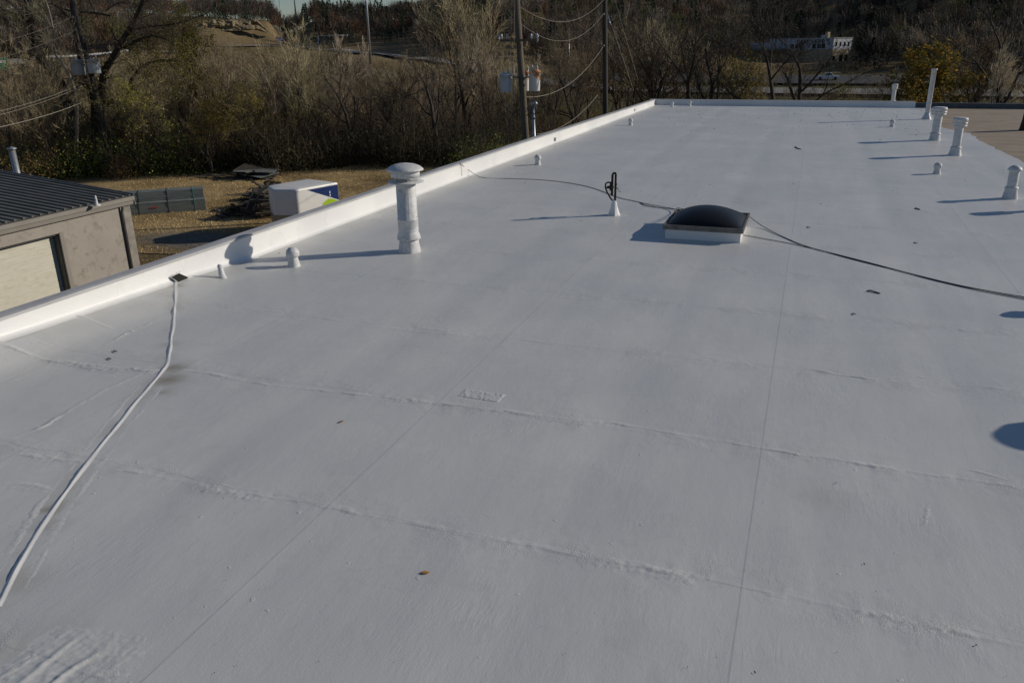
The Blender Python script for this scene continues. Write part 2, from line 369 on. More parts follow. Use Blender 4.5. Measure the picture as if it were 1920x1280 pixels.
def road(name, pts, half, mat, dz=.12, off=0, cross=5, z=None):
    V = []; Fs = []
    fine = []
    px0 = [p[0] for p in pts]; order = np.argsort(px0); a = np.array([pts[i] for i in order], float)
    for px in np.linspace(a[0, 0], a[-1, 0], 90):
        fine.append((px, np.interp(px, a[:, 0], a[:, 1])))
    for px, r in fine:
        t = theta(px)
        for k in range(cross):
            q = r+off-half+2*half*k/(cross-1); x, y = q*math.sin(t), q*math.cos(t)
            zz = max(ground_z(x, y), ground_z((q+2)*math.sin(t), (q+2)*math.cos(t))-1) if z is None else z(px)
            V.append((x, y, zz+dz+.45))
    for i in range(len(fine)-1):
        for k in range(cross-1):
            o = i*cross+k; Fs.append((o, o+1, o+cross+1, o+cross))
    return MB().add(V, Fs, 0, True).build(name, mat)
r1 = [(2400,184),(1920,184),(1500,187),(1200,194),(1040,203),(950,216),(850,240),(780,262),(700,286),(600,318),(505,345),(385,322)]
tag(road('highway', r1, 11, m_asph), kind='structure')
for q in (-10.2, 10.2): tag(road('highway_edge_line', r1, .16, m_line, .135, q, 2), kind='structure')
r2 = [(2300,223),(1500,224),(1200,232),(1090,236)]
tag(road('frontage_road', r2, 12, m_asph2, .15), kind='structure')
tag(road('overpass_road', [(60,221),(250,238),(350,262)], 7, m_conc), kind='structure')

# ---------------------------------------------------------------- the white roof building
def zc(x, y):
    Lf = np.interp(y, [3, 7.4, 8.7, 11.3, 12.2, 13.2], [.26, .20, .15, .10, .05, 0.0]); q = np.clip((-9.55-np.asarray(x))/.9, 0, 1); return Lf*q*q*(3-2*q)
bld = thing('flat_roof_building', 'large flat white coated roof with low white parapet, seen from above', 'building', (-1.5, 25, -6))
def grid(x0, x1, y0, y1, s, zf, keep=None):
    xs = np.arange(x0, x1+s/2, s); ys = np.arange(y0, y1+s/2, s); X, Y = np.meshgrid(xs, ys, indexing='ij')
    Zz = zf(X, Y); I = np.arange(X.size).reshape(X.shape)
    Fq = np.stack([I[:-1, :-1], I[1:, :-1], I[1:, 1:], I[:-1, 1:]], -1).reshape(-1, 4)
    return X, Y, Zz, Fq
def segd(X, Y, pts):
    d = np.full(X.shape, 1e9)
    for a, b in zip(pts[:-1], pts[1:]):
        ax, ay = a[:2]; bx, by = b[:2]; L2 = (bx-ax)**2+(by-ay)**2
        t = np.clip(((X-ax)*(bx-ax)+(Y-ay)*(by-ay))/L2, 0, 1); d = np.minimum(d, np.hypot(X-ax-t*(bx-ax), Y-ay-t*(by-ay)))
    return d
HIP = [P(331, 532), P(325, 600), P(315, 682), P(292, 710), P(240, 772), P(165, 865), P(105, 945), P(60, 1015), P(20, 1085), P(-10, 1145)]
X, Y, Zz, Fq = grid(-10.6, 7.4, -8, 59.1, .12, lambda X, Y: X*0)
edge = 7.0+.0*Y
bw = np.interp(Y[0], [-8, 20, 32.5, 36, 39.9, 42.7, 44.5, 46.5, 50, 59.1], [7.2, 7.2, 7.15, 7.0, 6.85, 6.95, 6.3, 5.95, 6.35, 7.0])
bw = bw+np.array([mnoise.noise(Vector((0, y*1.3, 4)))*.12 for y in Y[0]])
X2 = -10.6+(X+10.6)/18*(bw[None, :]+10.6)
spotd = np.zeros(X.shape)
for (px, py, rx, amp) in [(325,690,.16,.9),(315,712,.2,.9),(303,735,.12,.6),(100,952,.10,1),(92,985,.12,.5),(333,545,.12,.8),(320,645,.12,.5),(30,1090,.2,.4),(205,880,.05,.9),(1530,930,.25,.15),(1570,938,.2,.12),(60,1210,.3,.25),(1850,950,.3,.08),(985,120,1,0)]:
    p = P(px, py); spotd = np.maximum(spotd, amp*np.exp(-(((X2-p.x)**2+(Y-p.y)**2)/rx**2)))
dh = segd(X2, Y, HIP); vn = vnoise(X2, Y, 2.5, 5)
spotd = np.maximum(spotd, .28*np.exp(-(dh/.12)**2)*np.clip(vn*2+.5, 0, 1))
spotd = np.maximum(spotd, .20*np.exp(-((X2+10.35)/.35)**2)*np.clip(vn*2+.5, 0, 1))
vc = np.c_[spotd.ravel()*1.0, spotd.ravel()*0, spotd.ravel()*0]
L = np.array(bld.location)
rf = np_mesh('roof_membrane', np.c_[X2.ravel(), Y.ravel(), zc(X2.ravel(), Y.ravel())], Fq, m_roof, None, vertcol=vc, smooth=True)
rf.parent = bld; rf.location = -Vector(L)
def wpart(o): o.parent = bld; o.location = -Vector(L); return o   # world-coordinate meshes of the building
tag(wpart(MB().box((5.0, -8, -.4), (24, 59.2, -.012)).build('tan_roof_section', m_tan)), 'tan uncoated roof section at the right')
# parapet with coved foot
def parapet():
    mb = MB(); ys = list(np.arange(-8, 59.0, .35))+[59.0]; prof = []
    for k in range(7):
        a = math.pi/2*k/6; prof.append((-10.42-.09*math.sin(a)+.0, .09*(1-math.cos(a))))
    V = []; npf = 0
    for y in ys:
        w = .012*mnoise.noise(Vector((0, y*.7, 0))); top = np.interp(y, [0, 30, 60], [.48, .48, .36]); b0 = float(zc(-10.45, y))
        q = [(-10.36+w*3, b0-.003)]+[(x+w, z+b0) for x, z in prof]+[(-10.52+w, .12+b0), (-10.525+w*1.5, top-.05), (-10.52, top)]
        npf = len(q); V += [(x, y, z) for x, z in q]
    Fs = [(i*npf+k, (i+1)*npf+k, (i+1)*npf+k+1, i*npf+k+1) for i in range(len(ys)-1) for k in range(npf-1)]
    return mb.add(V, [f[::-1] for f in Fs], 0, True)
wpart(parapet().build('parapet', m_white))
cp = MB(); ys = list(np.arange(-8, 59.3, 1.0))
V = []
for y in ys:
    t = float(np.interp(y, [0, 30, 60], [.48, .48, .36])); w = .008*mnoise.noise(Vector((3, y*.8, 0)))
    V += [(-10.49, y, t-.03), (-10.49, y, t+.012+w), (-10.56, y, t+.022+w), (-10.73, y, t+.02-w), (-10.745, y, t-.12)]
cp.add(V, [(i*5+k, i*5+k+1, (i+1)*5+k+1, (i+1)*5+k) for i in range(len(ys)-1) for k in range(4)], 0, False)
wpart(cp.build('coping', m_cap))
mb = MB(); mb.box((-10.5, 59.0, -.4), (6.2, 59.3, .35)); mb.box((-10.45, 58.93, -.1), (6.2, 59.0, .05)); wpart(mb.build('end_parapet', m_white))
m_endcap = simple('end_coping', (.5, .5, .5), .5, var=.1)
wpart(MB().box((-10.9, 58.97, .352), (6.2, 59.34, .375)).build('end_coping', m_endcap))
wpart(MB().box((6.2, 59.0, -.4), (24, 59.3, .30)).build('end_parapet', simple('uncoated_parapet', (.10, .11, .12), .8)))
wpart(MB().box((-10.74, -8, -6.2), (-10.56, 59.28, .3)).box((-10.56, 59.02, -6.2), (24, 59.28, -.42)).box((23.7, -8, -6.2), (24, 59.0, -.42)).build('wall', simple('painted_block', (.42, .42, .41), .8)))
# hip ridge bead
def bead(pts, hw, hh, name, mat, seed=0, sub=14):
    V = []; Q = []; pts = [Vector(p) for p in pts]; fine = []
    for a, b in zip(pts[:-1], pts[1:]):
        n = max(2, int((b-a).length/.05))
        for i in range(n): fine.append(a.lerp(b, i/n))
    fine.append(pts[-1])
    sm = [sum((fine[max(0, min(len(fine)-1, i+k))] for k in range(-3, 4)), Vector())/7 for i in range(len(fine))]
    K = 9
    for i, p in enumerate(sm):
        d = (sm[min(i+1, len(sm)-1)]-sm[max(i-1, 0)]).normalized(); s = Vector((d.y, -d.x, 0))
        w = hw*(1+.6*mnoise.noise(Vector((i*.09, seed, 0)))); h = hh*(1+.8*mnoise.noise(Vector((i*.13, seed, 5))))
        p = p+s*hw*.5*mnoise.noise(Vector((i*.07, seed, 9)))
        for k in range(K):
            u = -1+2*k/(K-1); us = u+.18*mnoise.noise(Vector((i*.05, seed, 21))); z = h*(.75*max(0, 1-abs(us)*(2.6 if us > 0 else 1.7))+.30*math.exp(-(us*1.5)**2))-.003*abs(u)**3
            z += .004*mnoise.noise(Vector((p.x*14, p.y*14+k, seed)))*(1-abs(u))
            V.append((p.x+s.x*w*u, p.y+s.y*w*u, z+float(zc(p.x, p.y))))
    for i in range(len(sm)-1):
        for k in range(K-1): Q.append((i*K+k, i*K+k+1, (i+1)*K+k+1, (i+1)*K+k))
    return wpart(MB().add(V, Q, 0, True).build(name, mat))
m_ridge = coating('ridge_coating', (.69, .685, .665), False)
bead(HIP, .043, .014, 'cricket_ridge', m_ridge, 2)
def off(pts, d): return [Vector((p.x+d, p.y+d*.4, 0)) for p in pts]
# crinkled lap seams: real relief
def strip(name, path, hw, amp, lip, seed, cell=.018, gate=.0):
    """relief strip laid along a path on the roof"""
    pts = [Vector((p[0], p[1], 0)) for p in path]; V = []; Q = []; K = max(6, int(2*hw/cell)); fine = []
    for a, b in zip(pts[:-1], pts[1:]):
        n = max(1, int((b-a).length/cell))
        for i in range(n): fine.append((a.lerp(b, i/n), (b-a).normalized()))
    for i, (p, d) in enumerate(fine):
        s = Vector((-d.y, d.x, 0)); e = min(1, i*cell/.3, (len(fine)-1-i)*cell/.3)
        wob = .05*mnoise.noise(Vector((i*cell*1.1, seed, 0)))+.02*mnoise.noise(Vector((i*cell*5, seed, 3)))
        g = max(gate, min(1, (mnoise.noise(Vector((i*cell*1.0, seed, 7)))+.12)*2.6))
        lg = max(.30, min(1, (mnoise.noise(Vector((i*cell*2.4, seed, 17)))+.08)*3))
        for k in range(K+1):
            u = -1+2*k/K; q = u*hw
            x, y = p.x+s.x*q, p.y+s.y*q; fall = (1-abs(u)**2)**1.2 if abs(u) < 1 else 0
            dd = q-wob; L1 = 0
            if dd > 0: L1 = max(0, 1-dd/.09)
            q1, q2 = x*.8+y*.6, y*.8-x*.6; w = mnoise.noise(Vector((q1*14, q2*46, seed)))+.6*mnoise.noise(Vector((x*58, y*30, seed)))
            rid = 1-abs(mnoise.noise(Vector((x*16, y*24, seed+4))))*2.2
            near = math.exp(-(dd/.10)**2)
            z = lip*L1*lg+amp*g*near*(max(0, rid)*.8+w*.6)+amp*.35*g*math.exp(-(dd/.22)**2)*w
            V.append((x, y, z*fall*e+.0016*fall*e-.0035*(1-fall)-.002+float(zc(x, y))))
    for i in range(len(fine)-1):
        for k in range(K): Q.append((i*(K+1)+k, (i+1)*(K+1)+k, (i+1)*(K+1)+k+1, i*(K+1)+k+1))
    return wpart(MB().add(V, Q, 0, True).build(name, m_roof))
strip('lap_seam', [P(200, 880), P(605, 952), P(1000, 1027), P(1390, 1103), P(1700, 1168), P(2000, 1232)], .32, .007, .008, 1)
strip('lap_seam', [P(330, 692), P(500, 722), P(820, 757), P(1200, 803), P(1423, 840), P(1700, 885), P(2000, 927)], .24, .0055, .0095, 12)
strip('lap_seam', [P(560, 590), P(740, 618), P(1000, 640), P(1300, 668), P(1700, 712), P(1960, 738)], .2, .004, .005, 23, .03)
strip('lap_seam', [P(560, 505), P(840, 540), P(1100, 562), P(1463, 590), P(1700, 611), P(1960, 634)], .2, .003, .005, 31, .035)
strip('lap_seam', [P(-30, 665), P(120, 680), P(200, 690), P(320, 700)], .24, .012, .014, 44, .02, .4)
strip('lap_seam', [P(95, 603), P(235, 622)], .12, .003, .014, 47, .02, .2)
strip('lap_seam', [P(-20, 905), P(60, 915), P(110, 925)], .18, .010, .012, 48, .02, .3)
strip('lap_seam', [P(-20, 730), P(60, 700), P(130, 672)], .12, .004, .022, 51, .02, .1)
strip('lap_seam', [P(180, 655), P(250, 620), P(320, 590)], .16, .008, .014, 52, .02, .4)
strip('lap_seam', [P(-20, 835), P(80, 800), P(200, 730), P(290, 690)], .14, .006, .014, 53, .02, .3)
strip('lap_seam', [P(130, 690), P(220, 694), P(300, 688)], .26, .014, .010, 81, .018, .6)
strip('lap_seam', [P(20, 850), P(100, 862), P(190, 868)], .2, .010, .009, 82, .018, .5)
strip('lap_seam', [P(1780, 874), P(1830, 884), P(1920, 908)], .12, .003, .022, 83, .015, .3)
strip('lap_seam', [P(1500, 690), P(1560, 700), P(1640, 712), P(1720, 706), P(1800, 722)], .08, .005, .010, 84, .02, .5)
strip('lap_seam', [P(1742, 925), P(1738, 960), P(1732, 1000)], .06, .006, .004, 55, .012, .5)
strip('lap_seam', [P(-40, 1300), P(60, 1235), P(110, 1215)], .2, .012, .012, 61, .016, .6)
strip('ridge_edge_wrinkle', [p+Vector((.14, .02, 0)) for p in HIP[3:]], .12, .004, .003, 71, .016, .1)
strip('ridge_edge_wrinkle', [p+Vector((-.16, -.03, 0)) for p in HIP[3:]], .10, .004, .004, 72, .016, .1)
# puckered corner and repair patch
def pucker(name, c, w, h, rot, zf, cell=.012, mat=None):
    nx, ny = int(w/cell), int(h/cell); V = []; Q = []; cr, sr = math.cos(rot), math.sin(rot)
    for i in range(nx+1):
        for k in range(ny+1):
            u, v = -1+2*i/nx, -1+2*k/ny; x = u*w/2; y = v*h/2
            V.append((c.x+x*cr-y*sr, c.y+x*sr+y*cr, zf(x, y, u, v)))
    for i in range(nx):
        for k in range(ny): Q.append((i*(ny+1)+k, (i+1)*(ny+1)+k, (i+1)*(ny+1)+k+1, i*(ny+1)+k+1))
    return wpart(MB().add(V, Q, 0, True).build(name, mat or m_roof))
def fr(u, v): return max(0, 1-u**4)*max(0, 1-v**4)
def zf1(x, y, u, v):
    z = 0
    for (a, b, c_, hgt, wd, sd) in [(.05, .0, .35, .014, .030, 1), (-.17, .1, .22, .010, .03, 2), (.26, -.05, .6, .003, .022, 3), (-.38, .02, .5, .003, .03, 4)]:
        d = x-a-c_*(y-b)-.05*mnoise.noise(Vector((y*4, sd, 0))); z += hgt*math.exp(-(d/wd)**2)*max(0, min(1, (.22-y)*3+.4+mnoise.noise(Vector((y*3, sd, 2)))))
    for (a, c_, hgt, sd) in [(.05, .25, .005, 7), (-.12, .15, .006, 8), (-.28, .3, .004, 9)]:
        d = y-a-c_*x-.04*mnoise.noise(Vector((x*4, sd, 0))); z += hgt*math.exp(-abs(d)/.012)
    q = x*.5+y*.86; p_ = x*.86-y*.5
    z += .0018*mnoise.noise(Vector((p_*34, q*9, 3)))+.0030*mnoise.noise(Vector((p_*20, q*26, 8)))
    return (z+.002)*fr(u, v)-.004*(1-fr(u, v))
pucker('crumpled_membrane_corner', P(135, 1245), 1.15, .95, R(12), zf1)
def zf2(x, y, u, v):
    z = .004+.009*abs(mnoise.noise(Vector((x*16+y*9, y*10, 2))))+.003*mnoise.noise(Vector((x*50, y*40, 8)))
    e = min(1, (1-abs(u))*12, (1-abs(v))*9); return z*max(0, e)-.004*(1-max(0, e))
pucker('repair_patch', P(903, 741), .56, .26, R(-2), zf2)
# scuppers
def scupper(c, w, h, d=.3):
    mb = MB()
    V = [(-10.50, c.y-w/2, .0), (-10.505, c.y+w/2, .0), (-10.512, c.y+w*.62, h), (-10.512, c.y-w*.45, h*.82)]
    mb.add([(v[0]+.012, v[1], v[2]) for v in V]+[(v[0]-.0, v[1], v[2]) for v in V], [(0,1,2,3),(3,2,6,7),(0,3,7,4)])
    return mb
sv = [(-10.492, 10.93, .205), (-10.492, 11.14, .225), (-10.385, 11.25, .125), (-10.40, 11.00, .108)]
so_ = MB().add([(x+.012, y, z) for x, y, z in sv]+[(x-.05, y, z-.03) for x, y, z in sv], [(3, 2, 1, 0), (0, 1, 5, 4), (1, 2, 6, 5), (2, 3, 7, 6), (3, 0, 4, 7)])
wpart(so_.build('scupper_plate', simple('scupper_shade', (.016, .014, .011), .8, var=.5)))  # near-black plate on the cove, its colour painting the shade inside a hole
wpart(MB().tube([(-10.485, 10.91, .212), (-10.482, 11.03, .232), (-10.47, 11.14, .240), (-10.455, 11.16, .27)], [.010, .011, .010, .006], 6, jit=.3).tube([(-10.478, 10.92, .205), (-10.40, 10.985, .11)], .008, 6, jit=.3).build('scupper_lip', m_white))
p1 = atX(1041, 264, -10.5)
for c, s in ((p1, 1.0), (atX(1190.5, 208, -10.5), .9)):
    wpart(MB().box((-10.53, c.y-.14*s, c.z-.11), (-10.503, c.y+.14*s, c.z+.13)).build('scupper_plate', m_alu))
wpart(MB().tube([atX(862, 307, -10.49), atX(866, 316, -10.5), atX(866, 330, -10.5)], .006, 5).build('cord_stub', m_wire))

# ---------------------------------------------------------------- roof penetrations
def vent_thing(name, label, cat, x, y, group=None): return thing(name, label, cat, (x, y, 0), group)
def solid(prof): return prof
# the big domed flue
V0 = P(768, 471); V0.z = 0
V0.z = 0; big = thing('exhaust_vent', 'tall white round exhaust vent with mushroom cap beside the parapet', 'vent', V0)
MB().lathe([(.235, -.01), (.225, .05), (.205, .20), (.195, .30)], n=48, jit=.06).build('base_flashing', m_vent, big)
MB().lathe([(.195, .30), (.245, .285), (.245, .30), (.235, .36), (.205, .46), (.20, .50)], n=48, jit=.03).build('storm_collar', m_vent, big)
MB().lathe([(.212, .46), (.210, .70), (.217, .705), (.217, .72), (.205, .725), (.203, 1.50), (.18, 1.52)], n=48, jit=.012).build('pipe', m_vent, big)
mb = MB(); a = -.95
mb.box((-.012, -.006, .0), (.012, .006, .78), 0, Matrix.Translation((.205*math.cos(a), .205*math.sin(a), .72))@Matrix.Rotation(a+math.pi/2, 4, 'Z'))
for zz in (.2, .45, .62): mb.box((-.02, -.012, .0), (.02, .012, .03), 0, Matrix.Translation((.205*math.cos(a), .205*math.sin(a), .72+zz))@Matrix.Rotation(a+math.pi/2, 4, 'Z'))
mb.build('pipe_seam', m_vent, big)
MB().lathe([(.19, 1.515), (.37, 1.50), (.375, 1.508), (.37, 1.516), (.19, 1.53)], n=48).build('lower_flange', m_vent, big)
big.scale = (1, 1, .962)
for k in range(5):
    t = k*2*math.pi/5+.4; MB().box((-.016, -.004, 1.50), (.016, .004, 1.66), 0, Matrix.Translation((.235*math.cos(t), .235*math.sin(t), 0))@Matrix.Rotation(t+math.pi/2, 4, 'Z')).build('strut', m_vent, big)
MB().lathe([(.28, 1.61), (.295, 1.61), (.295, 1.755), (.28, 1.755)], n=48).build('cap_band', m_vent, big)
MB().lathe([(.20, 1.74), (.372, 1.748), (.378, 1.756), (.365, 1.78), (.31, 1.825), (.21, 1.868), (.10, 1.888), (.0, 1.892)], n=48).build('mushroom_cap', m_vent, big)
# short stack vents
def short_vent(x, y, s, label, grp='small white plumbing vents on the roof', lean=0):
    t = thing('plumbing_vent', label, 'vent', (x, y, 0), grp)
    MB().lathe([(.125*s, -.005), (.118*s, .02*s), (.092*s, .20*s), (.088*s, .23*s)], n=24, jit=.08).build('base_boot', m_vent, t)
    MB().lathe([(.085*s, .215*s), (.122*s, .20*s), (.128*s, .215*s), (.122*s, .30*s), (.10*s, .34*s), (.085*s, .345*s), (.075*s, .365*s), (.0, .37*s)], n=24, jit=.07).build('collar', m_vent, t)
    t.rotation_euler = (lean*.03, lean*.05, random.uniform(0, 6)); return t
for px, py, s, lb in [(551,499,1.0,'short white capped vent stub in the shadow of the tall mushroom vent'),(1008,309,.95,'white stub vent near the parapet beyond the thin bracket'),
    (1182,235,.95,'white stub vent near the parapet close to the far left corner'),(1260,200.5,.9,'left one of the two small vents by the far end parapet'),(1293,199,.9,'right one of the two small vents by the far end parapet'),
    (1672,238,.95,'small white vent stub left of the tallest white pipe'),(1756,326,.95,'small white vent stub in front of the two capped flues'),(1636,199.5,.9,'tiny white stub by the end parapet left of the thin capped pipe')]:
    p = P(px, py); short_vent(p.x, p.y, s, lb, lean=random.uniform(-1, 1))
p = P(417, 524); t = thing('pipe_stub', 'thin crooked white pipe stub beside the parapet scupper', 'pipe', p)
MB().tube([(0.03, 0, -.01), (0.01, 0, .06), (-.01, 0, .16), (-.03, 0.01, .27)], [.075, .062, .050, .046], 14, jit=.12).build('pipe', m_vent, t)
MB().lathe([(.02, .27), (.028, .272), (.028, .284), (0, .29)], (-.032, .01, 0), n=10).build('pipe_tip', m_ridge, t)
# capped flues
def flue(x, y, h, rp, rc, label, style='drum', flare=.24):
    t = thing('flue_vent', label, 'vent', (x, y, 0), 'white flues on the right of the roof')
    MB().lathe([(flare, -.01), (flare*.93, .03), (rp*1.15, .26), (rp*1.1, .30)], n=28, jit=.05).build('base_flashing', m_vent, t)
    if style != 'plain': MB().lathe([(rp, .27), (rp*1.32, .262), (rp*1.36, .275), (rp*1.28, .30), (rp, .33)], n=28).build('storm_collar', m_vent, t)
    MB().lathe([(rp, .2), (rp, h-.12), (rp*.9, h-.1)], n=28, jit=.012).build('pipe', m_vent, t)
    if style == 'drum':
        MB().lathe([(rp*.9, h-.33), (rc*.97, h-.325), (rc*.97, h-.28), (rc*.93, h-.275), (rc*.93, h-.25), (rc, h-.245), (rc, h-.18), (rc*.96, h-.175), (rc*.96, h-.155), (rc*1.02, h-.15), (rc*1.02, h-.05), (rc*.95, h-.015), (rc*.7, h), (0, h+.005)], n=32).build('cap', m_vent, t)
    else:
        MB().lathe([(rp*.9, h-.14), (rc, h-.135), (rc*1.02, h-.12), (rc*.8, h-.055), (rc*.45, h-.01), (0, h)], n=32).build('cap', m_vent, t)
    t.rotation_euler = (random.uniform(-.01, .01), random.uniform(-.01, .01), random.uniform(0, 6)); return t
p = P(1752, 263); flue(p.x, p.y, 1.38, .165, .30, 'white flue with drum cap, nearer the tallest white pipe')
p = P(1790, 291); flue(p.x, p.y, 1.36, .145, .25, 'white flue with drum cap standing just right of its wider twin')
p = P(1893, 372); flue(p.x, p.y, .88, .125, .175, 'short white flue with pointed cap at the right edge', 'cone', .2)
p = P(1673, 197); flue(p.x, p.y, 1.35, .125, .19, 'slim white capped pipe by the end parapet', 'drum', .16)
p = P(1737, 223.5); t = thing('vent_pipe', 'tallest plain white vent pipe on the far right', 'pipe', p)
MB().lathe([(.26, -.01), (.24, .03), (.15, .22), (.13, .34)], n=28, jit=.06).build('base_flashing', m_vent, t)
MB().lathe([(.125, .3), (.125, 2.52), (.155, 2.53), (.155, 2.60), (.14, 2.61), (.0, 2.61)], n=28).build('pipe', m_vent, t)
# vents standing just outside the frame whose shadows fall into it
for (px, py, h, rp, rc, lb, stl) in [(1845,403,1.30,.12,.2,'white flue just outside the right edge casting a long shadow','drum'),(1901,594,.8,.13,.17,'low white flue outside the right edge whose shadow tip shows','cone')]:
    q = P(px, py); Ln = h/math.tan(SUN_EL); flue(q.x+Ln*math.cos(SUN_AZ)-rc*.8, q.y+Ln*math.sin(SUN_AZ), h, rp, rc, lb, stl)
q = P(1925, 823); h = 1.5; Ln = h/math.tan(SUN_EL)
t = thing('exhaust_vent', 'mushroom vent outside the right edge casting the oval shadow', 'vent', (q.x+Ln*math.cos(SUN_AZ), q.y+Ln*math.sin(SUN_AZ), 0))
MB().lathe([(.22, -.01), (.15, .3), (.15, 1.4)], n=28).build('pipe', m_vent, t)
MB().lathe([(.15, 1.36), (.36, 1.37), (.36, 1.45), (.27, 1.53), (0, 1.57)], n=40).build('mushroom_cap', m_vent, t)
q = P(1923, 244); t = thing('flue_pipe', 'black flue pipe on the tan roof at the right edge', 'pipe', q)
MB().lathe([(.30, -.01), (.27, .08), (.22, .5), (.2, 1.05), (.19, 1.1), (0, 1.12)], n=24).build('housing', m_rustblack, t)
MB().tube([(0, 0, 1.0), (0, 0, 2.5)], .05, 10).build('mast', m_rustblack, t)

# weathered bracket with cone boot
p = P(1151, 403); t = thing('mast_bracket', 'rusty black upright bracket with curled cable in a white cone boot', 'bracket', p)
MB().lathe([(.16, -.01), (.145, .02), (.10, .14), (.065, .26), (.045, .36), (.03, .40)], n=26, jit=.28).build('cone_boot', m_white, t)
mb = MB()
mb.tube([(.02, .0, .34), (.02, 0, 1.0), (.01, 0, 1.04), (-.05, 0, 1.03), (-.075, 0, .99), (-.075, 0, .48)], .030, 8, jit=.06)
mb.build('upright', m_rustblack, t)
MB().tube([(-.03, 0, .33), (-.12, 0, .42), (-.21, 0, .54), (-.265, -.01, .66), (-.255, -.02, .76), (-.19, -.02, .80), (-.08, 0, .80)], .021, 7).build('cable_loop', m_rustblack, t)
MB().box((-.20, -.03, .66), (-.04, .03, .71)).box((-.22, -.035, .645), (-.15, .035, .69)).box((-.13, -.03, .60), (-.07, .03, .78)).build('clamp', m_rustblack, t)
MB().tube([(.04, 0, .68), (.09, 0, .68), (.13, -.02, .61), (.2, -.02, .60)], .006, 5).tube([(.04, 0, .72), (.07, 0, .8)], .006, 5).tube([(.05, 0, .68), (.09, 0, .65)], .006, 5).build('wire_end', m_rustblack, t)
t.rotation_euler = (0, 0, -.32)

# skylight
sk = thing('skylight', 'dark domed skylight with grey metal frame on white curb', 'skylight', (-1.95, 18.3, 0))
def ring(a, b, z0, z1, c=(0, 0)):
    mb = MB(); (x0, y0), (x1, y1) = (-a, -b), (a, b); return mb
a, b = .80, .87
MB().box((-a, -b, -.01), (a, b, .235)).build('curb', m_white, sk)
fm = MB(); A, B = .855, .925
for (q0, q1) in (((-A, -B), (A, -B+.045)), ((-A, B-.045), (A, B)), ((-A, -B+.045), (-A+.045, B-.045)), ((A-.045, -B+.045), (A, B-.045))):
    fm.box((q0[0], q0[1], .21), (q1[0], q1[1], .31))
fm.build('frame', m_alu, sk)
V = []; Q = []; n_ = 28; da, db = A-.055, B-.055
for i in range(n_+1):
    for k in range(n_+1):
        u, v = -1+2*i/n_, -1+2*k/n_; V.append((u*da, v*db, .295+.30*(1-u*u)**.75*(1-v*v)**.75))
for i in range(n_):
    for k in range(n_): Q.append((i*(n_+1)+k, (i+1)*(n_+1)+k, (i+1)*(n_+1)+k+1, i*(n_+1)+k+1))
MB().add(V, Q, 0, True).build('dome', m_dome, sk)
# cord across the roof
def smooth_path(pts, n=8):
    pts = [Vector(p) for p in pts]; out = []
    for i in range(len(pts)-1):
        p0, p1, p2, p3 = pts[max(i-1, 0)], pts[i], pts[i+1], pts[min(i+2, len(pts)-1)]
        for k in range(n):
            t = k/n; out.append(.5*((2*p1)+(-p0+p2)*t+(2*p0-5*p1+4*p2-p3)*t*t+(-p0+3*p1-3*p2+p3)*t**3))
    return out+[pts[-1]]
c1 = [atX(862, 306, -10.48), atX(880, 320, -10.49), P(905, 333, .01), P(960, 335, .01), P(1010, 337, .01), P(1060, 342, .01), P(1110, 352, .01), P(1160, 370, .012), P(1190, 377, .012), P(1212, 382, .012), (-3.0, 20.5, .06), (-2.84, 19.5, .20), (-2.79, 19.24, .33), (-2.6, 19.2, .325), (-2.3, 19.22, .325)]
c2 = [P(1378, 398.5, .33), P(1399, 402, .32), P(1425, 421, .06), P(1460, 440, .012), P(1510, 461, .012), P(1570, 477, .012), P(1640, 495, .012), P(1720, 516, .012), P(1800, 535, .012), P(1880, 550, .012), P(1960, 563, .012)]
c3 = [P(1392, 440, .012), P(1430, 447, .01), P(1480, 456, .01), P(1530, 467, .01), P(1600, 486, .01), P(1680, 506, .01), P(1760, 527, .01), P(1850, 547, .01), P(1960, 568, .01)]
cord = thing('black_cord', 'black cord lying across the white roof and over the skylight', 'cord', P(1060, 342))
part(MB().tube(smooth_path(c1), .008, 6), 'cord_run', m_black, cord)
part(MB().tube(smooth_path([P(1200, 379, .01), P(1214, 386, .012), (-2.95, 20.6, .03), (-2.80, 19.45, .18), (-2.74, 19.2, .325)]), .008, 6), 'cord_strand', m_black, cord)
part(MB().tube(smooth_path(c2), .0085, 6), 'cord_run', m_black, cord)
part(MB().tube(smooth_path(c3), .006, 6), 'cord_strand', m_black, cord)
part(MB().tube([(-2.3, 19.22, .325), (-1.9, 19.24, .322), P(1378, 398.5, .335)], .008, 6), 'cord_run', m_black, cord)

# debris on the roof
def leaf(px, py, s, rot, col, label, grp=None, curl=.35):
    p = P(px, py); V = []; Q = []; nn = 8
    for i in range(nn+1):
        u = i/nn; w = math.sin(math.pi*u**.8)*.24*s
        for k in (-1, 0, 1): V.append(((u-.5)*s, k*w, .004+curl*s*((u-.5)**2)*.9+abs(k)*w*.35))
    for i in range(nn):
        for k in range(2): o = i*3+k; Q.append((o, o+3, o+4, o+1))
    mb = MB().add(V, Q, 0, True, col); mb.tube([((-.5)*s, 0, .01), (-.66*s, .02*s, .008)], .0016, 4, col=col)
    o = mb.build('fallen_leaf', m_dead); o.location = p; o.rotation_euler = (0, 0, rot)
    m = o.modifiers.new('thickness', 'SOLIDIFY'); m.thickness = .0012; tag(o, label, 'leaf', grp); return o
leaf(798, 1074, .075, .3, (.42, .20, .045), 'orange fallen leaf on the white roof near the bottom')
leaf(640, 791, .07, 1.2, (.30, .15, .04), 'brown fallen leaf left of the square roof patch')
def twig(pts, r, label, grp=None):
    c = P(*pts[0]); t = MB(); Pw = [P(a, b, .008+.01*(i % 2)) - c for i, (a, b) in enumerate(pts)]
    t.tube(Pw, r, 5); o = t.build('twig', simple_twig); o.location = c; tag(o, label, 'twig', grp)
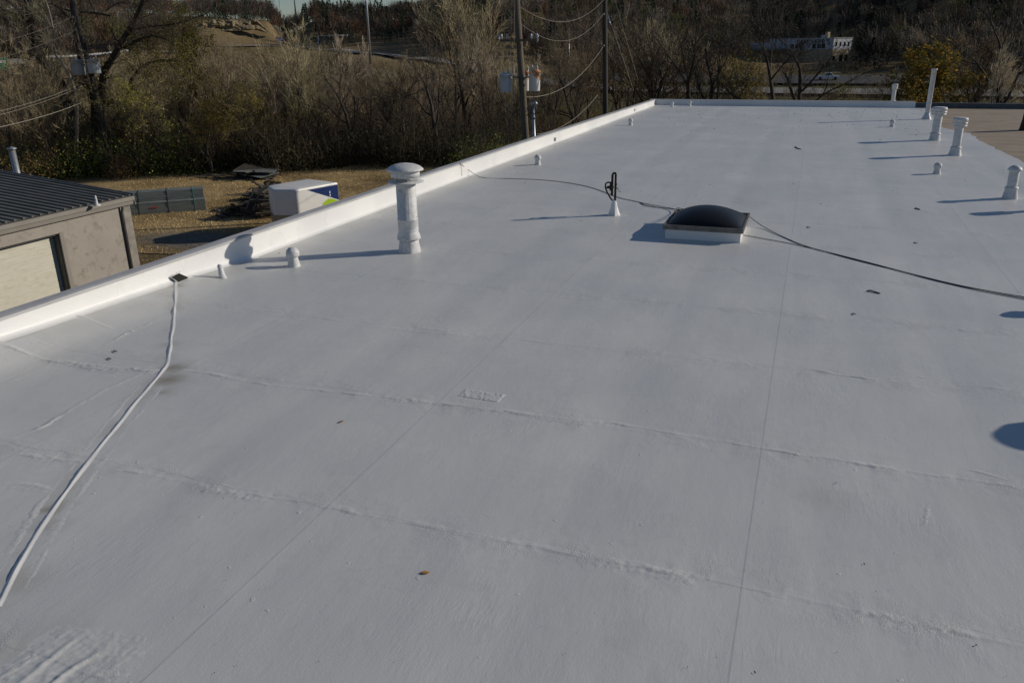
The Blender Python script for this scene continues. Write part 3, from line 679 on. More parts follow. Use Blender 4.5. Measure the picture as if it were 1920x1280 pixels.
simple_twig = simple('dark_twig', (.05, .038, .03), .9)
twig([(1625, 546), (1631, 544), (1650, 550)], .012, 'bent dark twig right of centre below the cord')
twig([(1491, 275), (1495, 278), (1502, 280)], .018, 'short dark twig on the far roof left of the drum capped flues')
twig([(1716, 390), (1720, 391), (1725, 393)], .014, 'small dark twig left of the pointed flue')
for (px, py) in [(1513,425),(1714,454),(1598,587),(213,657),(202,671)]: twig([(px, py), (px+6, py+1.5)], .008, 'tiny dark twig lying alone on the white roof', 'tiny twigs on the roof')
litter = MB()
def bit(px, py, s):
    p = P(px, py); a = random.uniform(0, 6); c, d = math.cos(a)*s, math.sin(a)*s; z = .006
    g = random.uniform(.4, 1.3); litter.add([(p.x-c, p.y-d, z), (p.x+d*.4, p.y-c*.4, z+s*.5), (p.x+c, p.y+d, z+.002), (p.x-d*.4, p.y+c*.4, z+s*.2)], [(0,1,2,3)], 0, False, (.07*g, .048*g, .03*g))
for _ in range(220): bit(random.uniform(1240, 1740), 205+abs(random.gauss(0, 22)), random.uniform(.02, .05))
for _ in range(70): bit(random.uniform(900, 1900), random.uniform(215, 420), random.uniform(.012, .03))
for _ in range(60): bit(random.uniform(350, 1900), random.uniform(420, 1270), random.uniform(.003, .008))
for _ in range(40):
    k = random.random(); px = 20+k*1180; py = 600-(px*.337)+random.gauss(24, 3)+20; bit(px, py+2, random.uniform(.008, .03))
for (px, py) in [(25,651),(160,589),(190,589),(186,571),(1568,906),(1620,1058),(1415,1261),(1830,1210),(612,698),(613,433),(380,478)]: bit(px, py, .014)
tag(litter.build('leaf_litter', m_dead), 'specks of leaf litter scattered over the white roof', 'litter', None, 'stuff')

# ================================================================ neighbouring garage
nb = thing('garage_building', 'tan stucco garage with dark ribbed metal roof and cream roll-up door', 'building', (-24.2, 16, -6))
GX, Y1, Y0_ = -24.35, 23.9, 4.0
dY = 20.62
w = MB(); w.box((GX-.25, dY, -6), (GX, Y1-.1, -1.5)).box((GX-.25, Y0_, -1.93), (GX, dY, -1.5)).box((GX-16, Y1-.35, -6), (GX-.25, Y1-.1, -1.5))
w.box((GX-.25, Y0_, -6), (GX, 15.6, -1.93))
w.add([(GX-.25, Y1-.12, -1.5), (GX-12, Y1-.12, -1.5), (GX-12, Y1-.12, -.2), (GX-7, Y1-.12, -.5)], [(0, 1, 2, 3)])
part(w, 'wall', m_wall, nb)
d = MB(); k = 0; z = -6
while z < -1.95:
    d.box((GX-.36, 15.6, z), (GX-.30, dY-.09, z+.225)); d.box((GX-.365, 15.6, z+.225), (GX-.315, dY-.09, z+.24)); z += .24
part(d, 'roll_up_door', m_door, nb)
part(MB().box((GX-.30, dY-.09, -6), (GX-.06, dY-.003, -1.935)).box((GX-.3, 15.6, -2.0), (GX-.1, dY-.09, -1.935)), 'door_track', m_grey, nb)
part(MB().box((GX-.10, dY-.06, -6), (GX+.015, dY+.1, -1.9)), 'door_jamb', m_trim, nb)
g = MB(); gx = GX+.15
g.add([(gx-.02, y, z) for y in (Y0_, Y1+.12) for z in (-1.52, -1.5, -1.36, -1.34, -1.22)], [(0,1,6,5),(1,2,7,6),(2,3,8,7),(3,4,9,8)])
for i in (0, 5): g.v[i] = (gx-.12, g.v[i][1], g.v[i][2])
for i in (2, 7): g.v[i] = (gx+.0, g.v[i][1], g.v[i][2])
for i in (3, 4, 8, 9): g.v[i] = (gx+.04, g.v[i][1], g.v[i][2])
g.box((gx-.15, Y0_, -1.23), (gx+.035, Y1+.12, -1.2)); g.box((gx-.15, Y1+.10, -1.52), (gx+.035, Y1+.125, -1.231))
part(g, 'gutter', m_trim, nb)
part(MB().box((GX-.02, Y0_, -1.5), (gx-.1, Y1, -1.45)), 'soffit', m_grey, nb)
part(MB().tube([(gx-.02, 23.45, -1.5), (GX+.09, 23.42, -1.62), (GX+.06, 23.4, -1.75), (GX+.06, 23.4, -6)], .05, 6), 'downspout', m_grey, nb)
part(MB().box((GX-.03, 23.52, -6), (GX+.02, 23.88, -1.53)), 'corner_trim', simple('corner_trim', (.27, .245, .21), .8), nb)
# roof: rises from the gutter away from the viewer, ribs run up the slope
sl_ = (0.62/6.6)
def rz(x): return -1.18+(gx-x)*sl_
rfm = MB(); RX = GX-9
rfm.add([(gx-.05, Y0_, rz(gx-.05)), (gx-.05, Y1+.12, rz(gx-.05)), (RX, Y1+.12, rz(RX)), (RX, Y0_, rz(RX)), (RX-9, Y1+.12, rz(RX)-1.2), (RX-9, Y0_, rz(RX)-1.2)], [(0,1,2,3),(3,2,4,5)])
y = Y0_+.1
while y < Y1+.1:
    q = [(-.05, 0), (-.022, .05), (.022, .05), (.05, 0)]
    V = [(gx-.06, y+a, rz(gx-.06)+b+.002) for a, b in q]+[(RX, y+a, rz(RX)+b+.002) for a, b in q]
    rfm.add(V, [(0,1,5,4),(1,2,6,5),(2,3,7,6),(3,2,1,0)]); y += .33
part(rfm, 'ribbed_roof', m_metalroof, nb)
part(MB().box((-.06, -.06, 0), (.06, .06, 0)), 'rake_trim', m_trim, nb) if False else None
rk = MB(); rk.add([(gx-.02, Y1+.12, rz(gx)+.0), (gx-.02, Y1+.19, rz(gx)+.0), (RX, Y1+.19, rz(RX)), (RX, Y1+.12, rz(RX)), (gx-.02, Y1+.12, rz(gx)+.07), (gx-.02, Y1+.19, rz(gx)+.07), (RX, Y1+.19, rz(RX)+.07), (RX, Y1+.12, rz(RX)+.07)], [(4,5,6,7),(0,4,7,3),(1,2,6,5),(0,1,5,4)])
part(rk, 'rake_trim', simple('rake', (.07, .085, .11), .5), nb)
q = P(180, 375, -1.05); q = atY(180, 376, 22.0)
part(MB().lathe([(.13, 0), (.12, .03), (.05, .06), (.045, .2), (.03, .36), (0, .37)], (q.x, q.y, rz(q.x)+.01), n=14), 'vent_stub', m_vent, nb)
fl = atY(35, 333, 31); t = thing('flue_pipe', 'galvanised metal flue pipe with flat cap behind the dark garage roof', 'flue', (fl.x, fl.y, -6))
H_ = atY(30, 280, 31).z+6
MB().tube([(0, 0, 0), (-.05, 0, H_)], .16, 16).build('pipe', m_galv, t)
MB().lathe([(.15, H_-.02), (.24, H_), (.24, H_+.05), (0, H_+.14)], (-.05, 0, 0), n=18).build('cap', m_galv, t)
q = P(40, 338, -6); t = thing('concrete_block', 'pale concrete block at the edge of the brush behind the flue', 'block', q)
MB().box((-1.0, -.5, -.1), (1.1, .5, .75)).build('block', m_conc, t); MB().box((-.9, -.4, .75), (1.0, .4, .8)).build('lid', m_trim, t)

# chain-link fence
fn = thing('chain_link_fence', 'grey chain-link fence with barbed top beside the tan garage', 'fence', (-23, 26, -6))
fp = [Vector((-23.9, 24.3, -6)), Vector((-24.6, 27.2, -6)), Vector((-23.0, 31.0, -6)), Vector((-20.5, 33.8, -6)), Vector((-16, 37, -6))]
fa = atY(262, 468, 26.0); fb = atY(345, 478, 32)
fp = [Vector((-25.9, 25.35, -6)), Vector((-23.35, 25.85, -6)), Vector((-18, 27.0, -6))]
ht = 2.1
for a_ in fp: part(MB().tube([a_, a_+Vector((0, 0, ht+.05))], .035, 8).tube([a_+Vector((0, 0, ht)), a_+Vector((-.12, -.12, ht+.35))], .015, 5), 'post', m_grey, fn)
for a_, b_ in zip(fp[:-1], fp[1:]):
    part(MB().tube([a_+Vector((0, 0, ht)), b_+Vector((0, 0, ht))], .024, 6), 'rail', m_grey, fn)
    Ln = (b_-a_).length; u = (b_-a_)/Ln; ms = MB(); st_ = .085; rows = int(ht/st_)
    n_ = int(Ln/st_)
    for sgn in (1, -1):
        for i in range(-rows, n_, 1):
            s0 = i*st_ if sgn > 0 else (i+rows)*st_
            lo, hi = 0, ht
            pa = max(0, s0) if sgn > 0 else min(Ln, s0); 
            if sgn > 0:
                xa, za = s0, 0; xb, zb = s0+ht, ht
                if xa < 0: za = -xa; xa = 0
                if xb > Ln: zb -= xb-Ln; xb = Ln
            else:
                xa, za = s0, 0; xb, zb = s0-ht, ht
                if xa > Ln: za = xa-Ln; xa = Ln
                if xb < 0: zb += xb; xb = 0
            if zb-za < .05: continue
            ms.tube([a_+u*xa+Vector((0, 0, za)), a_+u*xb+Vector((0, 0, zb))], .009, 3, cap=False)
    part(ms, 'mesh', m_grey, fn)

# enclosed trailer
tr = thing('cargo_trailer', 'white V-nosed cargo trailer with blue and lime wedge, parked on dry grass', 'trailer', (-26.3, 37.9, -6))
ang = 1.28; mt = Matrix.Translation(Vector((-26.45, 37.85, -6)))@Matrix.Rotation(ang, 4, 'Z')   # x along the body to the rear, y to its left
Wt, Lt, NZ, z0, z1 = 2.55, 3.0, .72, .55, 2.72
foot = [(0, 0), (Lt, 0), (Lt, Wt), (0, Wt), (-NZ, Wt/2)]
def rounded(fp, r=.16, n=5, idx=(0, 3, 4)):
    out = []
    for i, p in enumerate(fp):
        p = Vector(p); a = Vector(fp[i-1]); b = Vector(fp[(i+1) % len(fp)])
        if i not in idx: out.append(p); continue
        da = (a-p).normalized()*r; db = (b-p).normalized()*r
        for k in range(n+1):
            t_ = k/n; out.append(p+da*(1-t_)**2+db*t_**2)
    return out
F2 = rounded(foot); nf = len(F2); c_ = Vector((Lt*.45, Wt/2))
def lay(z, inset): return [(p.x+(c_.x-p.x)*inset, p.y+(c_.y-p.y)*inset, z) for p in F2]
lv = [(z0, 0), (z1-.13, 0), (z1-.07, .006), (z1-.02, .03), (z1, .075), (z1+.02, .35)]
V = []; 
for z, i_ in lv: V += lay(z, i_)
Q = [(j*nf+k, j*nf+(k+1) % nf, (j+1)*nf+(k+1) % nf, (j+1)*nf+k) for j in range(len(lv)-1) for k in range(nf)]+[[(len(lv)-1)*nf+k for k in range(nf)], [k for k in range(nf)][::-1]]
b_ = MB().add([mt@Vector(v) for v in V], Q, 0, True); part(b_, 'body', m_trailer, tr, autosharp=35)
sp_ = MB(); vv = lay(0, -.004)
V0_ = lay(0, -.006); ix = [k for k in range(nf) if F2[k].x < .3]; ix = ix[ix.index(max(ix, key=lambda k: (k > 0 and F2[k].y > Wt*.9))) if False else 0:]
st0 = [k for k in ix if F2[k].y > Wt*.5-.01 and k > 3]; oth = [k for k in ix if k not in st0]; lo_ = [k for k in oth if k > 3]+[k for k in oth if k <= 3]; order_ = sorted(st0)+lo_
V = [(V0_[k][0], V0_[k][1], z) for z in (z0-.02, z0+.72) for k in order_]; no = len(order_)
Qs = [(k, k+1, no+k+1, no+k) for k in range(no-1)]
part(sp_.add([mt@Vector(v) for v in V], Qs, 0, True), 'stone_guard', m_diamond, tr)
part(MB().box((-.0, -.014, z0-.03), (.28, -.009, z0+.70), 0, mt), 'stone_guard', m_diamond, tr)
def side(poly, m, nm, dy=-.004): part(MB().add([mt@Vector((x, dy, z)) for x, z in poly], [list(range(len(poly)))]), nm, m, tr)
zt = z1-.14
side([(.24*Lt, zt), (Lt-.01, zt), (Lt-.01, z0+1.14)], m_blue, 'blue_panel')
side([(.58*Lt, z0+.5), (.58*Lt, z0+1.12), (.76*Lt, z0+1.36), (Lt-.01, z0+1.08), (Lt-.01, z0+.5)], m_lime, 'lime_panel', -.007)
lx = 2.35
side([(lx-.03, zt-.28), (lx+.03, zt-.28), (lx+.035, zt-.40), (lx+.0, zt-.44), (lx-.035, zt-.40)], m_signwhite, 'emblem', -.010)
side([(lx-.045, zt-.47), (lx+.045, zt-.47), (lx+.02, zt-.60), (lx-.02, zt-.60)], m_signwhite, 'emblem', -.010)
side([(lx-.13, zt-.66), (lx+.13, zt-.66), (lx+.13, zt-.72), (lx-.13, zt-.72)], m_signwhite, 'lettering', -.010)
part(MB().box((-.9, .25, .38), (Lt-.02, Wt-.25, .5), 0, mt).tube([mt@Vector((-.4, Wt/2, .45)), mt@Vector((-1.9, Wt/2, .45))], .05, 6), 'chassis', m_black, tr)
for sy in (-.02, Wt-.18):
    whl = part(MB().lathe([(0, 0), (.12, 0), (.33, .0), (.34, .05), (.34, .15), (.33, .2), (0, .2)], n=24), 'wheel', m_tyre, tr)
    whl.matrix_local = Matrix.Translation(-Vector(tr.location))@mt@Matrix.Translation((1.5, sy+.2, .34))@Matrix.Rotation(math.pi/2, 4, 'X')@Matrix.Translation(Vector(tr.location))
part(MB().box((-.05, -.012, zt-.02), (.12, -.006, zt+.0), 0, mt), 'marker_light', m_grey, tr)
part(MB().box((-1.95, Wt/2-.05, .40), (-1.8, Wt/2+.05, .62), 0, mt), 'coupler', m_galv, tr)

# wrapped lumber bundles
def bundle(name, label, cx, cy, z, L_, Wd, Ht, rot, seed):
    t = thing(name, label, 'bundle', (cx, cy, z)); t.rotation_euler = (0, 0, rot)
    mb = MB(); k = 0; zz = 0
    while zz < Ht-.01:
        hh = .14; mb.box((-L_/2+.02*math.sin(k*3+seed), -Wd/2+.012*math.sin(k*5), zz+.004), (L_/2+.02*math.sin(k*2+seed), Wd/2+.01*math.cos(k*4), min(zz+hh, Ht)-.006)); zz += hh; k += 1
    mb.build('boards', m_wrap, t)
    for f in (-.38, -.12, .15, .4):
        x = f*L_; MB().box((x-.015, -Wd/2-.02, 0), (x+.015, Wd/2+.02, Ht+.012)).build('strap', m_strap if f in (-.38, .4) else m_black, t)
    if seed == 1: MB().box((-.1, -Wd/2-.03, Ht*.5), (.35, -Wd/2-.022, Ht*.62)).build('mark', m_red, t)
    return t
a_, b2 = P(240, 405, -6), P(387, 394, -6); rot = math.atan2(b2.y-a_.y, b2.x-a_.x); mid = (a_+b2)/2; Ln = (b2-a_).length; nrm = Vector((-math.sin(rot), math.cos(rot), 0))
c = mid+nrm*.55-Vector((math.cos(rot), math.sin(rot), 0))*.9
bundle('lumber_bundle', 'long strapped grey-green bundle of boards lying on the dry grass, lower one', c.x, c.y, -5.98, Ln+1.8, 1.1, .72, rot, 1)
c2_ = c+nrm*.75
bundle('lumber_bundle', 'darker strapped bundle of boards stacked on top of the lower bundle', c2_.x, c2_.y, -5.24, Ln+1.7, 1.15, .58, rot+.01, 2)
# pallets
def pallet():
    t = thing('wooden_pallet', 'weathered wooden pallet in the dark tumbled heap beside the trailer', 'pallet', (0, 0, 0), 'tumbled wooden pallets beside the trailer')
    for k in range(7): MB().box((-.6, -.5+k*.155, .115), (.6, -.5+k*.155+.09, .135)).build('deck_board', m_wood2 if k % 3 == 0 else m_wood, t)
    for y_ in (-.5, -.03, .43): MB().box((-.6, y_, .02), (.6, y_+.05, .115)).build('stringer', m_wood, t)
    for k in (0, 3, 6): MB().box((-.6, -.5+k*.155, 0), (.6, -.5+k*.155+.09, .019)).build('bottom_board', m_wood, t)
    return t
proto = pallet(); first = True
def copytree(o, parent=None):
    c = o.copy(); COL.objects.link(c); c.parent = parent
    if parent: c.matrix_parent_inverse = o.matrix_parent_inverse.copy()
    for ch in list(o.children): copytree(ch, c)
    return c
kids = list(proto.children)
rs = random.Random(4)
spots_ = []
for (px, py, n_) in [(446, 402, 3), (462, 400, 5), (480, 403, 7), (498, 406, 9), (470, 388, 5), (490, 386, 8), (508, 384, 8), (496, 372, 6), (505, 360, 4), (433, 406, 1), (512, 350, 3)]:
    b = P(px, py+2, -6)
    for k in range(n_): spots_.append((b.x+rs.gauss(0, .22), b.y+rs.gauss(0, .22), -6+k*.15, rs.gauss(0, .10), rs.gauss(0, .10), rs.uniform(0, .9) if k < n_-1 else rs.uniform(0, 6)))
    spots_[-1] = spots_[-1][:3]+(rs.gauss(0, .35), rs.gauss(0, .35), rs.uniform(0, 6))
for i, (x, y, z, rx, ry, rzz) in enumerate(spots_):
    if i == 0: o = proto
    else:
        o = proto.copy(); COL.objects.link(o)
        for ch in kids: c_o = ch.copy(); COL.objects.link(c_o); c_o.parent = o
    o.location = (x, y, z+.01); o.rotation_euler = (rx, ry, rzz)
# scrap sheets
q = P(483, 333, -6); t = thing('scrap_pile', 'pile of grey metal sheets and boards by the dark brush', 'scrap', q)
for i in range(5):
    mm = Matrix.Rotation(rs.gauss(0, .3), 4, 'Z')@Matrix.Rotation(rs.gauss(.12, .1), 4, 'X')@Matrix.Rotation(rs.gauss(0, .1), 4, 'Y')
    MB().box((-1.7, -1.1, .2+i*.1), (1.6, 1.0, .23+i*.1), 0, mm).build('metal_sheet', m_wrap if i in (2, 4) else m_wood, t)
for i in range(6):
    mm = Matrix.Rotation(rs.uniform(0, 3), 4, 'Z')@Matrix.Rotation(rs.gauss(0, .2), 4, 'Y'); MB().box((-1.8, -.08, .1+i*.1), (1.9, .08, .14+i*.1), 0, mm).build('board', m_wood2 if i % 2 else m_wood, t)
q = P(425, 333, -6); t = thing('scrap_boards', 'low scatter of old boards left of the metal sheets', 'boards', q)
for i in range(7):
    mm = Matrix.Translation((rs.gauss(0, 1.2), rs.gauss(0, .4), 0))@Matrix.Rotation(rs.gauss(0, .5), 4, 'Z'); MB().box((-1.2, -.1, .02+i*.04), (1.2, .1, .06+i*.04), 0, mm).build('board', m_wood2 if i % 2 else m_wood, t)

# ================================================================ utility poles
def sag(a, b, s, n=14):
    a, b = Vector(a), Vector(b); return [a.lerp(b, i/n)-Vector((0, 0, s*4*(i/n)*(1-i/n))) for i in range(n+1)]
YP = 36.0
pb, pt = atY(988, 300, YP), atY(965, -60, YP)
pole1 = thing('utility_pole', 'weathered wooden utility pole carrying three transformers behind the parapet', 'utility pole', (pb.x-.1, YP, -6))
dirp = (pt-pb).normalized(); base = pb-dirp*((pb.z+6)/dirp.z)
part(MB().tube([base, pb, pt], [.22, .17, .13], 16), 'pole', m_pole, pole1)
def on1(py, dx=0, dy=0): 
    c = atY(977, py, YP); k = (c.z-base.z)/dirp.z; return base+dirp*k+Vector((dx, dy, 0))
def transformer(px0, px1, pyt, pyb, y, mat, label, rust=False):
    a = atY((px0+px1)/2, pyb, y); b = atY((px0+px1)/2, pyt, y); r = (atY(px1, pyt, y).x-atY(px0, pyt, y).x)/2; h = b.z-a.z
    t = thing('pole_transformer', label, 'transformer', a, 'pole transformers')
    MB().lathe([(0, 0), (r*.86, .0), (r*.9, .03), (r*.93, h*.5), (r*.96, h-.06), (r*1.03, h-.055), (r*1.03, h-.01), (r*.8, h+.03), (0, h+.05)], n=28).build('tank', mat, t)
    for k, (dx, dy) in enumerate(((-.08, -.08), (.12, .0))):
        MB().lathe([(.045, h), (.05, h+.05), (.03, h+.07), (.045, h+.10), (.03, h+.13), (.04, h+.16), (.015, h+.2), (.012, h+.28), (0, h+.28)], (dx, dy, 0), n=12).build('bushing', m_galv, t)
    MB().box((-.04, r*.7, h*.5), (.04, r*1.3, h*.6)).build('mounting_lug', m_galv, t)
    for dz in (.82,): MB().tube([(r*.8, -r*.5, h*dz), (r*1.2, -r*.7, h*dz)], .04, 8).build('side_bushing', m_galv, t)
    return t
transformer(938, 960, 139, 173, YP-.25, m_tank, 'blue-grey transformer on the left of the central wooden pole')
transformer(978, 992, 134, 171, YP+.45, m_rusty, 'rusty transformer half hidden right behind the central pole')
transformer(992, 1013, 133, 171, YP-.1, m_rusty, 'rust-streaked white transformer, rightmost on the central pole')
arm = on1(76)
part(MB().box((arm.x-.85, YP-.25, arm.z-.05), (arm.x+.95, YP-.15, arm.z+.05)), 'crossarm', m_pole, pole1)
for dx in (-.78, -.5, .62, .88):
    part(MB().lathe([(.04, .03), (.06, .06), (.045, .1), (.06, .14), (.045, .18), (.05, .22), (.02, .26), (0, .26)], (arm.x+dx, YP-.2, arm.z+.02), n=12), 'insulator', m_galv, pole1)
for dx in (-.82, .92): part(MB().tube([(arm.x+dx, YP-.28, arm.z-.1), (arm.x+dx*1.06, YP-.32, arm.z+.22)], .03, 6), 'fuse_cutout', m_galv, pole1)
bz = on1(145); part(MB().box((bz.x-.55, YP-.06, bz.z-.03), (bz.x+.65, YP+.06, bz.z+.03)).lathe([(.17, -.06), (.18, -.05), (.18, .05), (.17, .06)], (bz.x, YP, bz.z), n=16), 'transformer_bracket', m_grey, pole1)
def at1(px, py, dy=0): return atY(px, py, YP+dy)
part(MB().tube(smooth_path([at1(931, 143), at1(931, 160), at1(936, 182), at1(950, 205), at1(966, 215)]), .028, 6), 'cable', m_black, pole1)
part(MB().tube(smooth_path([at1(1019, 136), at1(1026, 150), at1(1031, 172), at1(1027, 192), at1(1018, 201), at1(1004, 196)]), .018, 6), 'cable', m_black, pole1)
part(MB().tube(smooth_path([at1(983, 195), at1(989, 204), at1(997, 206), at1(1003, 200)]), .022, 6), 'cable', m_black, pole1)
part(MB().tube(smooth_path([at1(984, 216), at1(993, 214), at1(1000, 208)]), .022, 6), 'cable', m_black, pole1)
part(MB().tube(smooth_path([at1(1000, 172), at1(1001, 185), at1(1007, 193)]), .018, 6), 'cable', m_black, pole1)
part(MB().tube([at1(928, 85), at1(928, 145)], .012, 5), 'lead_wire', m_wire, pole1)
for (x0_, x1_) in ((957, 950), (963, 955)): part(MB().tube([at1(x0_+3, -40, -.5), at1(x0_, 120, -.5), at1(x1_, 290, -.5)], .011, 5), 'lead_wire', m_wire, pole1)
part(MB().tube([at1(963, 122, .3), at1(964, 190, .3)], .03, 6), 'conduit', m_galv, pole1)
sp0 = at1(1003, 300, -.3); sp1 = at1(999, 200, -.3)
sp_t = thing('service_mast', 'grey conduit mast with weatherhead beside the central pole', 'conduit', (sp0.x, sp0.y, -6))
part(MB().tube([(sp0.x, sp0.y, -6), sp0, sp1], .075, 14), 'conduit', m_galv, sp_t)
part(MB().tube([sp1-Vector((0, 0, .05)), sp1+Vector((0, 0, .1)), sp1+Vector((.12, -.05, .16)), sp1+Vector((.2, -.1, .08))], [.09, .12, .11, .08], 12), 'weatherhead', m_galv, sp_t)
part(MB().tube(smooth_path([sp1+Vector((.15, -.1, .05)), sp1+Vector((.22, -.1, -.2)), sp1+Vector((.1, -.12, -.32)), sp1+Vector((-.05, -.1, -.2)), sp1+Vector((-.05, -.05, 0))]), .025, 6), 'cable', m_black, sp_t)
part(MB().lathe([(.09, -.03), (.095, 0), (.09, .03)], at1(1001, 222, -.3), n=12), 'strap', m_black, sp_t)
Y2 = 52.0
b2_, t2_ = atY(1135, 215, Y2), atY(1134, -50, Y2); d2 = (t2_-b2_).normalized(); base2 = b2_-d2*((b2_.z+6)/d2.z)
pole2 = thing('utility_pole', 'dark bare wooden utility pole beyond the parapet, second from the left', 'utility pole', (base2.x, Y2, -6))
part(MB().tube([base2, b2_, t2_], [.2, .165, .14], 14), 'pole', m_pole2, pole2)
for py in (27, 86): part(MB().lathe([(.02, -.05), (.05, -.03), (.05, .03), (.02, .05)], atY(1132, py, Y2-.18), n=10), 'insulator', m_galv, pole2)
def wire(name, label, pts, r, cat='wire', group=None, mat=None):
    t = Vector(pts[0]); mb = MB().tube([Vector(p)-t for p in pts], r, 5); o = mb.build(name, mat or m_wire); o.location = t; tag(o, label, cat, group)
wire('overhead_wire', 'upper sagging wire between the two central wooden poles', sag(at1(973, 12), atY(1134, -2, Y2), .95), .011)
wire('overhead_wire', 'middle sagging wire between the two central wooden poles', sag(at1(973, 42), atY(1132, 26, Y2), 1.15), .011)
wire('overhead_wire', 'lower wire from below the transformers up to the dark pole', sag(at1(981, 182), atY(1132, 86, Y2), .85), .012, mat=m_drop)
wire('service_drop_wire', 'low slack wire rising from the conduit mast to the right', sag(at1(1004, 252, -.2), atY(1121, 178, 44), .45), .011, mat=m_drop)
wire('guy_wire', 'guy wire with pale guard falling right from the dark pole', [atY(1139, 25, Y2-1), atY(1188, 170, Y2-9)], .014)
wire('guy_wire', 'outer guy wire falling right from the dark pole top', [atY(1150, -10, Y2-1), atY(1196, 150, Y2-9)], .012)
wire('guy_guard', 'short pale guard sleeve on the guy wire', [atY(1140, 33, Y2-1.6), atY(1145, 47, Y2-1.9)], .04, 'guard', mat=m_galv)
# leaning pole at the left
YL = 55.0
bl, tl = atY(217, 322, YL), atY(133, -10, YL); dl = (tl-bl).normalized(); basl = bl-dl*((bl.z+6)/dl.z)
pole3 = thing('utility_pole', 'leaning dark utility pole with grey transformers at the left edge', 'utility pole', (basl.x, YL, -6))
part(MB().tube([basl, bl, tl], [.28, .25, .19], 14), 'pole', m_pole2, pole3)
transformer(139, 159, 113, 141, YL-.2, m_tank, 'grey transformer on the left side of the leaning pole')
transformer(169, 188, 112, 138, YL-.2, m_tank, 'light grey transformer on the right side of the leaning pole')
for py, w_ in ((33, 10), (56, 14)): 
    c = atY(141 if py < 40 else 146, py, YL-.15); part(MB().box((c.x-.35, YL-.2, c.z-.03), (c.x-.02, YL-.1, c.z+.03)).lathe([(.03, 0), (.05, .03), (.04, .08), (.05, .12), (0, .14)], (c.x-.25, YL-.15, c.z+.03), n=10), 'insulator', m_galv, pole3)
c = atY(160, 112, YL); part(MB().box((c.x-.5, YL-.05, c.z-.25), (c.x+.6, YL+.05, c.z-.18)), 'transformer_bracket', m_grey, pole3)
L0 = lambda px, py, y=YL: atY(px, py, y)
wire('service_drop_wire', 'thick pale wire running left from the leaning pole', sag(L0(168, 186), atY(-60, 250, 30), .25), .02, mat=m_drop)
wire('service_drop_wire', 'thin upper wire running left below the grey transformers', sag(L0(146, 160), atY(-60, 222, 30), .2), .012, mat=m_drop)
wire('service_drop_wire', 'second thin wire running left below the grey transformers', sag(L0(148, 164), atY(-60, 230, 30), .2), .011, mat=m_drop)
wire('overhead_wire', 'thin wire fanning left from the top of the leaning pole', sag(L0(141, 30), atY(-60, 95, 34), .2), .009)
wire('overhead_wire', 'lower thin wire fanning left from the leaning pole', sag(L0(146, 55), atY(-60, 125, 34), .2), .009)

# ================================================================ trees
def unit(v): return v/max(1e-9, v.length)
class Tree:
    def __init__(s, seed): s.r = random.Random(seed); s.tr = MB(); s.tw = MB(); s.leafpts = []
    def limb(s, pts, rad, n=6, mb=None, col=None): (mb or s.tr).tube(pts, rad, n, cap=False, col=col)
    def grow(s, p, d, L, r, lvl, P_):
        R_ = s.r; ns = max(2, int(3+L*.8)) if lvl > 0 else 2
        pts = [p.copy()]; rad = [r]; dd = d.copy()
        wob = P_['wob']*(1.0 if lvl else .9)
        for i in range(ns):
            dd = unit(dd+Vector((R_.gauss(0, wob), R_.gauss(0, wob), R_.gauss(0, wob)+P_['up']*.5)))
            pts.append(pts[-1]+dd*(L/ns)); rad.append(max(P_['rmin'], r*(1-(i+1)/ns*.72)))
        if lvl >= P_['split']: s.limb(pts, rad, 6 if lvl > P_['split'] else 4)
        else: s.limb(pts, rad, 3, s.tw, s.tcol())
        if lvl == 0:
            if P_['leaf'] > 0:
                for q in pts[1:]:
                    for _ in range(P_['leaf']):
                        s.leafpts.append(q+Vector((R_.gauss(0, .15), R_.gauss(0, .15), R_.gauss(0, .15))))
            return
        nc = P_['n'][lvl]
        for k in range(nc):
            t = R_.uniform(.25 if lvl < P_['lv'] else P_['clear'], 1.0) if k < nc-1 else 1.0
            fi = t*ns; i = min(ns-1, int(fi)); q = pts[i].lerp(pts[i+1], fi-i); base = unit(pts[i+1]-pts[i])
            ax = unit(base.orthogonal()); ax = Matrix.Rotation(R_.uniform(0, 6.283), 3, base)@ax
            sp = R_.uniform(*P_['ang']) if k < nc-1 else .15
            nd = unit(base*math.cos(sp)+ax*math.sin(sp)+Vector((0, 0, P_['up']*.6)))
            LL = L*R_.uniform(*P_['len'])*(1.15-.45*t if lvl == P_['lv'] else 1)
            s.grow(q, nd, LL, max(P_['rmin'], rad[i]*R_.uniform(.45, .62)), lvl-1, P_)
    def tcol(s):
        v = s.r.uniform(1.3, 3.3)*getattr(s, 'tk', 1); b = s.tc0; return (b[0]*v, b[1]*v, b[2]*v)
    def leaves(s, size, cols):
        for q in s.leafpts:
            c = s.r.choice(cols); v = s.r.uniform(.6, 1.4); c = tuple(x*v for x in c)
            a = Vector((s.r.gauss(0, 1), s.r.gauss(0, 1), s.r.gauss(0, 1))).normalized()*size; b = a.orthogonal().normalized()*size*.75
            s.tw.add([q-a, q-b, q+a, q+b], [(0, 1, 2, 3)], 0, False, c)
BARE = dict(lv=4, n={4: 7, 3: 6, 2: 5, 1: 5}, ang=(.35, .95), len=(.42, .66), up=.12, wob=.13, rmin=.010, split=2, clear=.3, leaf=0)
